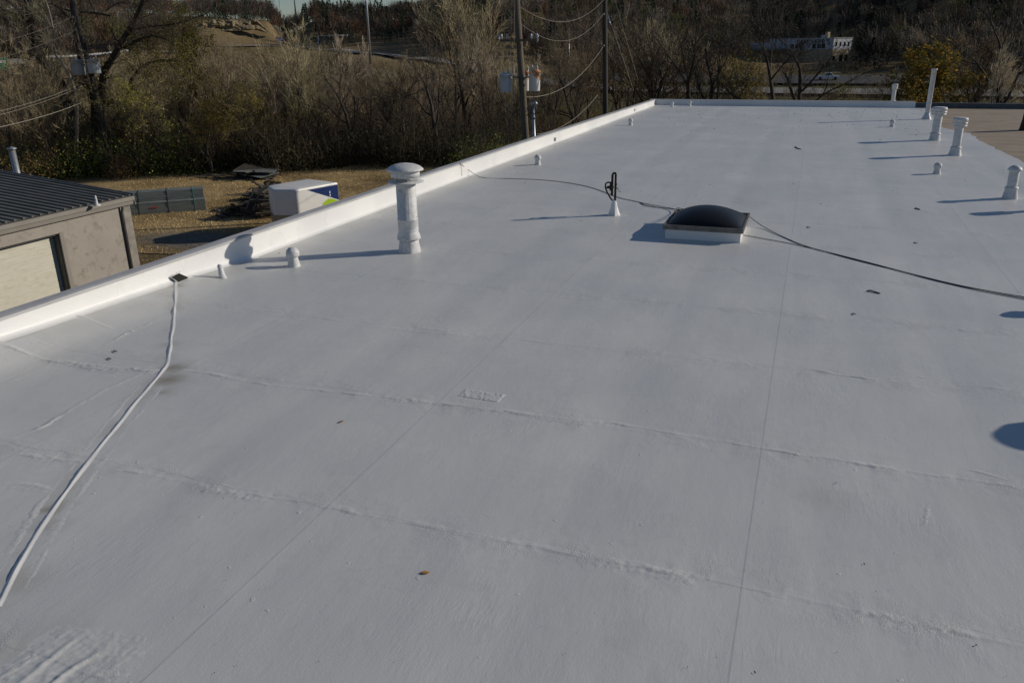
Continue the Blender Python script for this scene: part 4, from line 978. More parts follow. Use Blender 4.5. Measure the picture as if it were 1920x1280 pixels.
def proto_tree(seed, h=10, r=.17, tc=(.105, .086, .056), leaf=0, lcols=None, lsize=.07, **kw):
    P_ = dict(BARE); P_.update(kw); P_['leaf'] = leaf; T = Tree(seed); T.tc0 = tc; T.tk = .45 if tc[0] < .05 else 1
    rnd = T.r; stems = kw.get('stems', 1) if 'stems' in kw else 1
    for k in range(stems):
        lean = Vector((rnd.gauss(0, .10+.14*(stems > 1)), rnd.gauss(0, .10+.14*(stems > 1)), 1)).normalized()
        T.grow(Vector((k*.2, 0, -.3)), lean, h*.62*rnd.uniform(.8, 1.1), r*(1 if stems == 1 else .75), P_['lv'], P_)
    if leaf: T.leaves(lsize, lcols)
    a = bpy.data.meshes.new('t')
    tr_o = T.tr.build('trunk', m_bark); cr = T.tw.build('crown', m_twig if not leaf else m_leaf)
    me1, me2 = tr_o.data, cr.data; bpy.data.objects.remove(tr_o); bpy.data.objects.remove(cr)
    return me1, me2
rust = [(.16, .07, .03), (.12, .06, .03)]; olive_l = [(.27, .24, .06), (.18, .17, .045), (.34, .28, .07)]; yel = [(.30, .20, .035), (.32, .17, .03), (.20, .16, .035), (.12, .13, .03), (.10, .09, .03)]
PT = {}
for i in range(4): PT['bare%d' % i] = proto_tree(100+i, 10, .16)
for i in range(2): PT['multi%d' % i] = proto_tree(120+i, 9, .12, stems=3, tc=(.12, .098, .066), n={4: 5, 3: 5, 2: 5, 1: 4})
for i in range(2): PT['pale%d' % i] = proto_tree(130+i, 10, .10, tc=(.17, .14, .11), up=.2, ang=(.25, .6))
PT['rust0'] = proto_tree(140, 8, .12, leaf=1, lcols=rust+[(.07, .05, .03)], lsize=.06, n={4: 6, 3: 5, 2: 5, 1: 4})
PT['olive0'] = proto_tree(150, 8, .14, leaf=3, lcols=olive_l, lsize=.065, n={4: 7, 3: 5, 2: 4, 1: 3})
PT['olive1'] = proto_tree(151, 8, .14, leaf=2, lcols=olive_l, lsize=.06, n={4: 7, 3: 5, 2: 4, 1: 3})
PT['yellow0'] = proto_tree(160, 8, .15, leaf=4, lcols=yel, lsize=.09, n={4: 8, 3: 5, 2: 4, 1: 3})
for i in range(3): PT['dark%d' % i] = proto_tree(170+i, 10, .23, tc=(.040, .032, .026), wob=.17, n={4: 7, 3: 5, 2: 4, 1: 3})
PT['gold0'] = proto_tree(180, 8, .10, leaf=1, lcols=[(.22, .16, .05), (.15, .11, .05), (.26, .20, .06)], lsize=.055, n={4: 7, 3: 5, 2: 5, 1: 3})
NAMES = {'dark': 'bare_tree', 'gold': 'autumn_tree', 'bare': 'bare_tree', 'multi': 'bare_tree', 'pale': 'bare_tree', 'rust': 'autumn_tree', 'olive': 'leafy_tree', 'yellow': 'autumn_tree'}
def tree(kind, x, y, sc, label, group=None, z=None, rot=None, sxy=1.0):
    zz = ground_z(x, y) if z is None else z
    t = thing(NAMES[kind[:-1]], label, 'tree', (x, y, zz-.1), group)
    t.rotation_euler = (random.gauss(0, .04), random.gauss(0, .04), random.uniform(0, 6.28) if rot is None else rot); t.scale = (sc*sxy, sc*sxy, sc)
    for nm, me in zip(('trunk', 'crown'), PT[kind]):
        o = bpy.data.objects.new(nm, me); COL.objects.link(o); o.parent = t
    return t
def tpol(kind, px, r, sc, label, group=None, **k):
    q = polar(px, r); return tree(kind, q.x, q.y, sc, label, group, z=q.z, **k)
rt = random.Random(11)
# thicket behind the yard: front row darker trees, then scattered ones to the field
G1 = 'bare trees in the thicket behind the grass yard'
for px, r, sc, kd, lb in [(868, 92, 1.85, 'bare3', 'largest round-crowned brown tree left of the transformers'), (652, 77, 1.15, 'dark0', 'dark forked bare tree left of the tall light mast'), (690, 77, .95, 'dark1', 'dark bare tree leaning left in front of the brown field'), (738, 76, 1.0, 'dark2', 'slim dark bare tree behind the mushroom vent'), (812, 77, 1.3, 'dark0', 'broad dark bare tree left of the central wooden pole'), (850, 90, 1.35, 'bare1', 'wide-crowned brown bare tree just left of the transformers')]:
    tpol(kd, px, r, sc, lb, rot=rt.uniform(0, 6))
for i in range(60):
    px = rt.uniform(-40, 1000); r = rt.uniform(78, 100)+max(0, (px-600)*.02)
    tpol(rt.choice(['bare0', 'bare1', 'bare2', 'bare3', 'multi0', 'multi1', 'pale0', 'rust0']), px, r, rt.uniform(.75, 1.2), 'bare brown tree in the dense thicket behind the grass yard', G1)
for i in range(70):
    px = rt.uniform(-40, 1100); r = rt.uniform(100, 165)
    tpol(rt.choice(['bare1', 'bare3', 'multi0', 'multi1', 'pale0', 'pale1', 'rust0', 'olive1']), px, r, rt.uniform(.6, 1.05), 'low bare tree scattered on the brown field below the highway', 'bare trees on the brown field')
for px, r, sc, kd, lb in [(365, 74, 1.05, 'olive0', 'vine-covered tree with olive leaves right of the leaning pole'), (425, 76, .95, 'olive1', 'second olive-leaved tree, right of the vine-covered one'), (285, 76, 1.0, 'olive1', 'low olive-yellow leafy tree between the leaning pole and the vine-covered tree'), (500, 88, .8, 'olive1', 'thin yellow-green tree in front of the field below the blue sign')]:
    tpol(kd, px, r, sc, lb)
for i in range(16):
    px = rt.uniform(20, 620); r = rt.uniform(80, 120)
    tpol(rt.choice(['gold0', 'olive0', 'olive1', 'gold0']), px, r, rt.uniform(.5, .95), 'small tree keeping some yellow-olive leaves in the thicket', 'yellow-olive trees in the thicket')
for i in range(14):
    px = rt.uniform(-20, 1000); r = rt.uniform(75, 92)
    tpol(rt.choice(['dark0', 'dark1', 'dark2']), px, r, rt.uniform(.5, .9), 'dark-trunked bare tree in the front of the thicket', 'dark-trunked trees in the front of the thicket')
# trees beyond the far end of the roof
G2 = 'bare trees beyond the far end of the roof'
for i in range(42):
    px = rt.uniform(1020, 2050); r = rt.uniform(84, 125); small = .5 if 1400 < px < 1790 else 1
    tpol(rt.choice(['bare0', 'dark1', 'dark2', 'bare3', 'multi0', 'dark0', 'pale1', 'rust0']), px, r, rt.uniform(.9, 1.55)*small, 'bare thin tree beyond the far parapet of the white roof', G2)
for px, r, sc, kd, lb in [(1395, 90, 1.45, 'olive0', 'round-topped olive-leaved tree left of the lettered building'), (1530, 88, 1.5, 'dark2', 'tall dark bare tree crossing in front of the lettered building'), (1482, 86, 1.65, 'dark1', 'tall bare tree just left of the dark lettering on the hillside building'),
    (1695, 84, 1.55, 'yellow0', 'orange-yellow autumn tree behind the slim capped pipe'), (1745, 82, 1.1, 'yellow0', 'lower orange autumn tree right of the tallest white pipe'), (1898, 86, 1.8, 'dark0', 'tall dark bare tree at the right edge'), (1850, 98, 1.7, 'rust0', 'rusty brown tree left of the tall one at the right edge'),
    (1290, 86, 1.55, 'dark1', 'spreading bare tree above the two small end vents'), (1345, 88, 1.6, 'dark2', 'dark bare tree left of the round-topped olive tree'), (1190, 98, 1.6, 'rust0', 'rust-brown tree just right of the dark pole'), (1612, 118, .7, 'olive1', 'thin olive tree right of the lettered building'), (1250, 84, 1.3, 'rust0', 'rust-leaved tree above the left of the two small end vents'), (1270, 140, 1.2, 'olive1', 'pale olive tree behind the spreading bare tree'), (1790, 120, 1.1, 'olive0', 'dull green tree right of the orange-yellow ones')]:
    tpol(kd, px, r, sc, lb)

# hero trees at the left, limbs laid out by hand
def hero(label, limbs, y, base, seed, tc, leaf=0, lcols=None, pale=False, twn=34, name='large_tree'):
    t = thing(name, label, 'tree', base); T = Tree(seed); T.tc0 = tc; T.tk = .55; P_ = dict(BARE); P_.update(lv=2, n={2: 5, 1: 4, 3: 4}, leaf=leaf, split=2, rmin=.009, up=.04)
    B = Vector(base)
    for li, (pts, r0, r1) in enumerate(limbs):
        W_ = [(atY(a, b, y+dy) if b is not None else B.copy()) - B for a, b, dy in pts]; W_ = smooth_path(W_, 4); nW = len(W_)
        T.limb(W_, [r0+(r1-r0)*i/(nW-1) for i in range(nW)], 9)
        Lt_ = sum((W_[i+1]-W_[i]).length for i in range(nW-1))
        for k in range(int(twn*min(1.6, Lt_/6))):
            f = T.r.uniform(.22 if r0 > .15 else .1, 1)*(nW-1); i = min(nW-2, int(f)); q = W_[i].lerp(W_[i+1], f-i); dd = unit(W_[i+1]-W_[i])
            ax = Matrix.Rotation(T.r.uniform(0, 6.283), 3, dd)@unit(dd.orthogonal()); sp = T.r.uniform(.5, 1.1)
            T.grow(q, unit(dd*math.cos(sp)+ax*math.sin(sp)+Vector((0, 0, .15))), T.r.uniform(.9, 2.4), max(.012, (r0+(r1-r0)*f/nW)*.22), 2, P_)
    if leaf: T.leaves(.07, lcols)
    T.tr.build('trunk', m_palebark if pale else m_bark, t); T.tw.build('crown', m_leaf, t)
yH = 55.0
bh = atY(160, 330, yH); bh.z = -6
hero('huge dark tree leaning left behind the leaning pole', [([(165, None, 0), (128, 200, 0), (110, 150, 0), (84, 118, 0), (68, 95, 0), (61, 55, 0), (50, 10, 0), (38, -40, 0)], .46, .17),
    ([(66, 90, 0), (45, 60, .5), (15, 40, 1), (-30, 20, 1.5)], .13, .05), ([(61, 55, 0), (30, 15, -1), (0, -10, -2)], .12, .05), ([(84, 118, 0), (60, 100, -1), (20, 85, -2), (-20, 60, -3)], .1, .03)], yH, bh, 201, (.11, .09, .07), twn=26)
bh = atY(178, 330, yH+2); bh.z = -6
hero('big forked dark tree with limbs rising right over the leaning pole', [([(182, None, 0), (190, 200, 0), (194, 142, 0), (215, 103, 0), (235, 68, 0), (252, 40, 0), (266, 8, 0), (285, -40, 0)], .36, .15),
    ([(160, 150, 0), (150, 105, 0), (143, 60, 0), (137, 20, 0), (133, -40, 0)], .25, .2), ([(192, None, 0), (176, 190, 0), (160, 150, 0)], .3, .25), ([(245, 58, 0), (280, 50, .5), (330, 45, 1), (390, 25, 1)], .10, .03),
    ([(250, 78, 0), (275, 70, 0), (300, 70, 0), (324, 80, 0)], .11, .04), ([(232, 90, 0), (262, 75, 0), (285, 66, 0)], .1, .05), ([(205, 30, 1), (180, 25, 1), (120, 18, 1), (88, 0, 1), (40, -10, 1)], .09, .05), ([(143, 60, 0), (125, 28, 0), (92, 5, 0), (55, 2, 0)], .11, .05), ([(185, 35, 1), (172, 10, 1), (160, -20, 1)], .07, .05), ([(200, 20, 1), (225, 5, 1), (260, 10, 1)], .05, .03)], yH+2, bh, 202, (.11, .09, .07), twn=24)
bh = atY(205, 330, yH+3); bh.z = -6
hero('arched dark limbed tree with yellow leaves below the grey transformers', [([(215, None, 0), (230, 250, 0), (243, 160, 0), (262, 130, 0), (280, 118, 0), (310, 113, 0), (338, 117, 0)], .18, .07),
    ([(262, 130, 0), (265, 118, 0), (262, 128, 0)], .05, .03), ([(310, 113, 0), (335, 135, 0), (350, 155, 0)], .07, .02), ([(243, 200, 0), (220, 215, 0), (208, 235, 0)], .08, .03)], yH+3, bh, 203, (.10, .085, .05), leaf=1, lcols=olive_l, twn=30)
bh = atY(143, 330, yH-2); bh.z = -6
hero('slender pale-barked tree left of the leaning pole', [([(150, None, 0), (144, 200, 0), (133, 148, 0), (118, 120, 0), (106, 105, 0), (101, 88, 0), (100, 60, 0), (93, 25, 0), (85, 0, 0), (75, -40, 0)], .13, .05),
    ([(106, 105, 0), (85, 85, 0), (60, 95, 0), (35, 80, 0), (5, 60, 0)], .04, .015), ([(100, 60, 0), (85, 30, 0), (78, 22, 0)], .04, .02), ([(93, 25, 0), (60, 20, 0), (45, -10, 0)], .04, .02), ([(101, 88, 0), (115, 85, 0), (122, 105, 0)], .03, .01)], yH-2, bh, 204, (.25, .22, .17), pale=True, twn=16, name='pale_tree')
bh = atY(430, 330, yH+8); bh.z = -6
hero('dark crooked trunk wrapped in vines behind the yard', [([(440, None, 0), (410, 215, 0), (385, 185, 0), (365, 165, 0), (352, 130, 0), (342, 100, 0), (342, 78, 0), (346, 50, 0)], .15, .05),
    ([(356, 140, 0), (362, 115, 0), (370, 88, 0)], .14, .06), ([(385, 185, 0), (405, 180, 0), (412, 210, 0)], .08, .04), ([(352, 130, 0), (352, 115, 0), (358, 108, 0)], .1, .05)], yH+8, bh, 205, (.09, .08, .04), leaf=2, lcols=olive_l+[(.05, .06, .015)], twn=36)

# ---------------------------------------------------------------- leaf masses
def quads(C, size, cols, flat=0.0, aspect=.7):
    n = len(C); a = rng.normal(size=(n, 3)); a[:, 2] *= (1-flat); a /= np.linalg.norm(a, axis=1)[:, None]; t = rng.normal(size=(n, 3)); b = np.cross(a, t); b /= np.linalg.norm(b, axis=1)[:, None]
    s = (size*rng.uniform(.6, 1.4, n))[:, None]; a = a*s; b = b*s*aspect
    V = np.stack([C-a, C-b, C+a, C+b], 1).reshape(-1, 3); return V, np.arange(4*n).reshape(n, 4), cols
def strokes(C, up, size, width):
    n = len(C); t = rng.normal(size=(n, 3)); b = np.cross(up, t); b /= np.linalg.norm(b, axis=1)[:, None]
    L_ = (size*rng.uniform(.5, 1.4, n))[:, None]; up = up/np.linalg.norm(up, axis=1)[:, None]; w = width if hasattr(width, '__len__') else np.full(n, width)
    V = np.stack([C-b*w[:, None], C+b*w[:, None], C+up*L_+b*w[:, None]*.4, C+up*L_-b*w[:, None]*.4], 1).reshape(-1, 3); return V, np.arange(4*n).reshape(n, 4)
def join(parts):
    Vs = []; Fs = []; Cs = []; o = 0
    for V, Fq, c in parts: Vs.append(V); Fs.append(Fq+o); Cs.append(c); o += len(V)
    return np.concatenate(Vs), np.concatenate(Fs), np.concatenate(Cs)
def pick(cols, n): return np.array(cols)[rng.integers(0, len(cols), n)]*rng.uniform(.6, 1.4, n)[:, None]
def polar_arr(px, r):
    t = np.interp(px, PXS, TPX); return r*np.sin(t), r*np.cos(t)
PXS = np.arange(-1600, 3200, 50); TPX = np.array([theta(p) for p in PXS])
dkgreen = [(.06, .10, .022), (.04, .07, .018), (.10, .125, .028)]; rustb = [(.24, .13, .06), (.20, .13, .06), (.15, .11, .06)]; yolive = [(.22, .20, .045), (.16, .15, .04), (.10, .11, .03)]; shadeleaf = [(.045, .042, .020), (.06, .048, .028), (.035, .034, .018)]  # last palette: leaves near-black to paint in the shade low in the thicket
def bushes(spec):
    parts = []
    for (p0, p1, r0, r1, n, rad, hgt, pal, nl, sz) in spec:
        for i in range(n):
            px = rng.uniform(p0, p1); r = rng.uniform(r0, r1); x, y = polar_arr(px, r); z = ground_z(x, y); R_ = rad*rng.uniform(.7, 1.35); H_ = hgt*rng.uniform(.6, 1.3)
            u = rng.normal(size=(nl, 3)); u /= np.linalg.norm(u, axis=1)[:, None]; u[:, 2] = np.abs(u[:, 2]); rr_ = rng.uniform(.25, 1, nl)**.5
            lump = 1+.25*np.sin(u[:, 0]*5+i)+.2*np.sin(u[:, 1]*7+i*2)
            C = np.c_[x+u[:, 0]*R_*rr_*lump, y+u[:, 1]*R_*rr_*lump, z+u[:, 2]*H_*rr_*lump]
            tint = rng.uniform(.6, 1.3); V, Fq, c = quads(C, sz, pick(pal, nl)*tint); parts.append((V, Fq, c))
            ns = max(8, nl//12); C = np.c_[x+rng.normal(size=ns)*R_*.35, y+rng.normal(size=ns)*R_*.35, z+rng.uniform(0, H_*.5, ns)]; up = np.c_[rng.normal(size=(ns, 2))*.45, np.ones(ns)]
            V, Fq = strokes(C, up, H_*.9, .014); parts.append((V, Fq, pick([(.07, .055, .04), (.11, .09, .07), (.05, .04, .03)], ns)))
    return join(parts)
V, Fq, c = bushes([
    (60, 360, 76, 86, 46, 2.2, 3.0, dkgreen+yolive[:1], 520, .085), (-60, 60, 76, 86, 16, 2.2, 3.0, rustb+yolive, 420, .085), (170, 260, 75, 79, 8, 1.3, 1.6, rustb, 300, .07),
    (80, 330, 84, 98, 34, 2.4, 3.6, yolive+rustb, 480, .085), (330, 1000, 73, 84, 120, 2.3, 3.3, shadeleaf, 520, .085), (330, 1050, 84, 104, 70, 2.2, 2.4, shadeleaf+rustb+[(.07, .045, .03)], 380, .08),
    (860, 980, 66, 74, 16, 1.8, 2.6, yolive+dkgreen, 460, .08), (1040, 1140, 80, 92, 12, 2.0, 2.6, rustb, 380, .08), (-60, 60, 86, 100, 12, 2.4, 3, rustb, 380, .085)])
tag(np_mesh('undergrowth', V, Fq, m_brush, facecol=c), 'dense dark green and brown undergrowth along the edge of the yard', None, None, 'stuff')
V, Fq, c = bushes([(-80, 1000, 100, 250, 330, 1.6, 1.5, rustb+[(.21, .165, .09), (.26, .20, .10), (.16, .13, .07)], 130, .10), (1000, 2100, 84, 165, 150, 1.5, 1.5, yolive+rustb+[(.06, .06, .02)], 170, .09),
    (1000, 2100, 246, 275, 120, 2.0, 2.0, [(.05, .04, .028), (.07, .06, .03), (.09, .06, .035)], 150, .13), (380, 560, 150, 300, 50, 2.2, 1.6, [(.16, .13, .05), (.13, .10, .05)], 120, .13)])
tag(np_mesh('field_brush', V, Fq, m_brush, facecol=c), 'low brown brush scattered over the field below the highway', None, None, 'stuff')
# thin upright sapling stems filling the thicket
n = 9000; px = rng.uniform(-80, 1050, n); r = rng.uniform(84, 135, n); x, y = polar_arr(px, r); z = ground_np(x, y)
C = np.c_[x, y, z+rng.uniform(0, 2.2, n)]; up = np.c_[rng.normal(size=(n, 2))*.28, np.ones(n)]; V, Fq = strokes(C, up, 2.4, rng.uniform(.006, .022, n))
n2_ = 4000; px = rng.uniform(1020, 2100, n2_); r = rng.uniform(84, 130, n2_); x, y = polar_arr(px, r); z = ground_np(x, y); C = np.c_[x, y, z+rng.uniform(0, 3, n2_)]; up = np.c_[rng.normal(size=(n2_, 2))*.3, np.ones(n2_)]
V2, F2_ = strokes(C, up, 3.2, rng.uniform(.006, .02, n2_))
V, Fq, c = join([(V, Fq, pick([(.09, .065, .05), (.12, .085, .06), (.17, .14, .11), (.05, .04, .03), (.10, .05, .03)], n)), (V2, F2_, pick([(.09, .065, .05), (.05, .04, .03), (.15, .12, .09)], n2_))])
tag(np_mesh('sapling_stems', V, Fq, m_brush, facecol=c), 'tangle of thin bare sapling stems through the thicket', None, None, 'stuff')
# dry grass blades of the yard
n = 15000; px = rng.uniform(180, 720, n); r = rng.uniform(40, 78, n); x, y = polar_arr(px, r); k = ~((x > -28) & (y < 34)) & ~((((x+31.5)/4.2)**2+((y-35.5)/2.0)**2) < 1); x, y = x[k], y[k]; n = len(x)
C = np.c_[x, y, ground_np(x, y)+.0]; up = np.c_[rng.normal(size=(n, 2))*.6, np.ones(n)]; V, Fq = strokes(C, up, .09, .018)
tag(np_mesh('dry_grass', V, Fq, m_brush, facecol=pick([(.50, .37, .19), (.42, .30, .14), (.55, .42, .22), (.26, .18, .09)], n)), 'dry straw coloured grass over the yard', None, None, 'stuff')

# ---------------------------------------------------------------- wooded hillside
def woods(spec):
    parts = []
    for (p0, p1, r0, r1, n, kinds, *br) in spec:
        br = br[0] if br else 1.0; px = rng.uniform(p0, p1, n); r = rng.uniform(r0, r1, n); x, y = polar_arr(px, r); z = ground_np(x, y)
        kk = rng.choice(len(kinds), n)
        for i in range(n):
            kd = kinds[kk[i]]; H_ = rng.uniform(6.5, 11); R_ = rng.uniform(2.0, 3.6); tint = rng.uniform(.6, 1.35)*br
            if kd == 'ever':
                m = 150; h = rng.uniform(0, 1, m)**.8; a = rng.uniform(0, 6.28, m); q = R_*.75*(1-h)**.8*rng.uniform(.4, 1.1, m)+.1
                C = np.c_[x[i]+np.cos(a)*q, y[i]+np.sin(a)*q, z[i]+H_*1.05*h]; V, Fq, c = quads(C, .34, pick([(.016, .028, .014), (.022, .036, .018), (.012, .02, .012)], m)*tint); parts.append((V, Fq, c)); continue
            m = 95; a = rng.uniform(0, 6.28, m); q = R_*np.sqrt(rng.uniform(0, 1, m)); h = rng.uniform(.35, .8, m)*H_
            C = np.c_[x[i]+np.cos(a)*q*.75, y[i]+np.sin(a)*q*.75, z[i]+h]; up = np.c_[np.cos(a)*q*.22, np.sin(a)*q*.22, np.full(m, 1.)]+rng.normal(size=(m, 3))*.22
            base = {'bare': [(.060, .048, .040), (.085, .068, .055), (.045, .036, .030)], 'rust': [(.10, .055, .032), (.075, .045, .03)], 'olive': [(.085, .08, .03), (.065, .065, .03)], 'pale': [(.16, .14, .115), (.11, .09, .075)], 'dark': [(.025, .025, .020), (.035, .03, .026)]}[kd]
            V, Fq = strokes(C, up, H_*.24, .07); parts.append((V, Fq, pick(base, m)*tint))
            m = 60 if kd in ('rust', 'olive') else 26
            a = rng.uniform(0, 6.28, m); q = R_*np.sqrt(rng.uniform(0, 1, m)); C = np.c_[x[i]+np.cos(a)*q, y[i]+np.sin(a)*q, z[i]+rng.uniform(.3, 1., m)*H_]
            V, Fq, c = quads(C, .24, pick(base, m)*tint); parts.append((V, Fq, c))
            V, Fq = strokes(np.array([[x[i], y[i], z[i]-.5]]), np.array([[rng.normal()*.06, rng.normal()*.06, 1.]]), H_*.8, np.array([.12])); parts.append((V, Fq, pick([(.14, .12, .10), (.05, .04, .035)], 1)))
    return join(parts)
V, Fq, c = woods([(1612, 1690, 262, 350, 70, ['dark', 'bare', 'ever', 'dark'], 1.0), (1180, 1400, 250, 300, 50, ['olive', 'bare', 'bare'], 1.3), (-250, 370, 265, 620, 800, ['bare', 'bare', 'rust', 'dark', 'bare', 'olive'], 2.3), (370, 540, 385, 620, 300, ['bare', 'rust', 'dark', 'ever', 'bare'], 2.2), (535, 600, 420, 700, 60, ['bare', 'bare', 'ever'], 2.2),
    (590, 780, 335, 470, 210, ['ever', 'ever', 'bare', 'dark', 'rust'], 1.5), (590, 800, 470, 620, 90, ['ever', 'bare']), (780, 980, 285, 620, 680, ['dark', 'bare', 'bare', 'ever', 'rust', 'olive', 'pale'], 2.1), (980, 1400, 262, 560, 950, ['dark', 'bare', 'bare', 'ever', 'olive', 'rust', 'pale'], 1.9),
    (1400, 1640, 345, 560, 560, ['dark', 'dark', 'bare', 'bare', 'ever', 'pale'], 1.3), (1640, 2200, 258, 560, 1000, ['dark', 'bare', 'ever', 'dark', 'bare', 'olive', 'rust', 'pale'], 1.35)])
tag(np_mesh('wooded_hillside', V, Fq, m_far, facecol=c), 'dark brown autumn woods covering the far hillside', None, None, 'stuff')

# ================================================================ things along the highway
def mast(px, r, pytop, rad, label, group='tall highway light masts', head=False):
    q = polar(px, r); d = math.hypot(q.x, q.y); h = 4+(hz(px)-pytop)/F*d/1.0-q.z
    t = thing('light_mast', label, 'light mast', (q.x, q.y, q.z-.3), group)
    MB().tube([(0, 0, 0), (0, 0, h*.5), (0, 0, h)], [rad*1.4, rad, rad*.6], 10).build('pole', m_galv, t)
    MB().lathe([(rad*2, 0), (rad*2, .3), (rad*1.4, .35)], n=10).build('base', m_conc, t)
    if head: MB().box((-.6, -.12, h), (.6, .12, h+.15)).build('lamp_head', m_galv, t)
mast(693, 236, -60, .28, 'tall tapering light mast on the slope left of the brown tree'); mast(561, 420, -60, .3, 'distant tall light mast above the gap in the hills'); mast(1067, 216, 62, .14, 'short grey light pole between the two wooden poles', 'light poles', True)
mast(533, 700, 10, .3, 'faint far mast over the gap in the hills')
def sign(px, py0, py1, w, r, mat, label, words, posts=2, z=None, white=True):
    q = polar(px, r); d = math.hypot(q.x, q.y); zt = 4+(hz(px)-py0)/F*d; zb = 4+(hz(px)-py1)/F*d
    t = thing('road_sign', label, 'sign', (q.x, q.y, q.z-.2)); t.rotation_euler = (0, 0, -math.atan2(q.x, q.y)); b = q.z-.2; W2 = w/F*d/2
    MB().box((-W2, -.04, zb-b), (W2, .04, zt-b)).build('panel', mat, t)
    for s_ in ((-.6, .6) if posts == 2 else (0,)): MB().box((s_*W2-.06, .05, 0), (s_*W2+.06, .15, max(.3, zb-b+.2))).build('post', m_galv, t)
    hgt = (zt-zb)
    for k, (a, b_, u, v) in enumerate(words): MB().box((a*W2, -.06, (zb-b)+hgt*u), (b_*W2, -.045, (zb-b)+hgt*v)).build('legend_bar', m_signwhite, t)
sign(526, 74, 85, 13, 372, m_sblue, 'blue service sign beside the distant highway', [(-.8, -.1, .6, .85), (.1, .8, .6, .85), (-.8, -.1, .2, .45), (.1, .8, .2, .45)])
sign(858, 97, 105, 12, 262, m_green, 'green exit sign beyond the wide brown tree', [(-.8, -.2, .2, .8), (0, .7, .3, .5), (0, .7, .6, .8)])
sign(1333, 115, 126, 6, 216, m_green, 'small green sign seen through branches left of the lettered building', [(-.5, .5, .5, .7)], 1)
sign(1, 106, 124, 14, 205, m_green, 'green sign at the left edge by the overpass', [(-.6, .6, .55, .75)], 1)
# signal arm
q = polar(598, 325); d = math.hypot(q.x, q.y); t = thing('traffic_signal', 'pale traffic signal mast with long arm over the distant highway', 'traffic signal', (q.x, q.y, q.z)); t.rotation_euler = (0, 0, -math.atan2(q.x, q.y)); hh = 4+(hz(598)-71)/F*d-q.z
MB().tube([(0, 0, -.3), (0, 0, hh)], .17, 10).build('mast', m_galv, t); MB().tube([(0, 0, hh), (11, 0, hh+.1)], .12, 8).build('arm', m_galv, t)
for x_ in (4.2, 7.4, 10.6): MB().box((x_-.22, -.25, hh-.55), (x_+.22, .05, hh+.5)).build('signal_head', m_galv, t)
# guardrail + overpass
def rail(pts, label, name='guardrail', h=.75, y_off=0):
    base = polar(*pts[0]); t = thing(name, label, 'guardrail', base); W_ = []
    for (a, ra), (b, rb) in zip(pts[:-1], pts[1:]):
        for k in range(10): W_.append(polar(a+(b-a)*k/10, ra+(rb-ra)*k/10))
    mb = MB()
    for p_, q_ in zip(W_[:-1], W_[1:]):
        u = Vector((q_.y-p_.y, p_.x-q_.x, 0)).normalized()*.05
        mb.add([p_+Vector((0, 0, h-.1))-u, q_+Vector((0, 0, h-.1))-u, q_+Vector((0, 0, h+.25))-u, p_+Vector((0, 0, h+.25))-u, p_+Vector((0, 0, h-.1))+u, q_+Vector((0, 0, h-.1))+u, q_+Vector((0, 0, h+.25))+u, p_+Vector((0, 0, h+.25))+u], [(0,1,2,3),(4,7,6,5),(3,2,6,7),(0,4,5,1)])
    part(mb, 'rail', m_galv, t)
    for p_ in W_[::2]: part(MB().box((p_.x-.07, p_.y-.07, p_.z), (p_.x+.07, p_.y+.07, p_.z+h)), 'post', m_galv, t)
rail([(505, 334), (600, 307), (700, 275), (780, 251)], 'steel guardrail along the near edge of the distant highway')
rail([(60, 214), (160, 223), (250, 230)], 'pale guardrail running right from the overpass')
ov = thing('overpass', 'low concrete overpass on piers at the left edge', 'overpass', polar(20, 218, -4))
zt = 2.3; a_, b_ = polar(-320, 216, zt), polar(62, 218, zt); u = (b_-a_).normalized(); s_ = Vector((-u.y, u.x, 0)); mO = Matrix((( u.x, s_.x, 0, a_.x), (u.y, s_.y, 0, a_.y), (0, 0, 1, zt), (0, 0, 0, 1))); LO = (b_-a_).length
part(MB().box((0, -4, -.4), (LO, 6, 0), 0, mO), 'deck', m_conc, ov); part(MB().box((0, -4.2, -.45), (LO, -4.003, .55), 0, mO).box((0, 6.003, -.45), (LO, 6.2, .55), 0, mO), 'barrier', m_conc, ov)
part(MB().box((0, -3.5, -1.3), (LO, -3, -.41), 0, mO).box((0, 5, -1.3), (LO, 5.5, -.41), 0, mO), 'girder', m_conc, ov)
for i in range(9):
    xx = LO-2-i*6.5; part(MB().box((xx-.35, -3.2, -7.5), (xx+.35, -2.5, -1.32), 0, mO).box((xx-.35, 4.6, -7.5), (xx+.35, 5.3, -1.32), 0, mO), 'pier', m_conc, ov)
# rock cut
V = []; Q = []; nx, nz = 60, 14
for i in range(nx+1):
    px = 368+(512-368)*i/nx; e = min(1, i/8, (nx-i)/10)
    for k in range(nz+1):
        v = k/nz; rr_ = 371+4.5*v+2.2*mnoise.noise(Vector((px*.06, v*2.5, 1)))+1.0*mnoise.noise(Vector((px*.2, v*9, 4))); q = polar(px, rr_, 0); V.append((q.x, q.y, 11.6+(4.3*e)*v*(1+.08*mnoise.noise(Vector((px*.1, 0, 3))))-1.5*(1-e)))
for i in range(nx):
    for k in range(nz): Q.append((i*(nz+1)+k, (i+1)*(nz+1)+k, (i+1)*(nz+1)+k+1, i*(nz+1)+k+1))
o = MB().add(V, Q, 0, False).build('rock_cut', m_rock); tag(o, kind='structure')
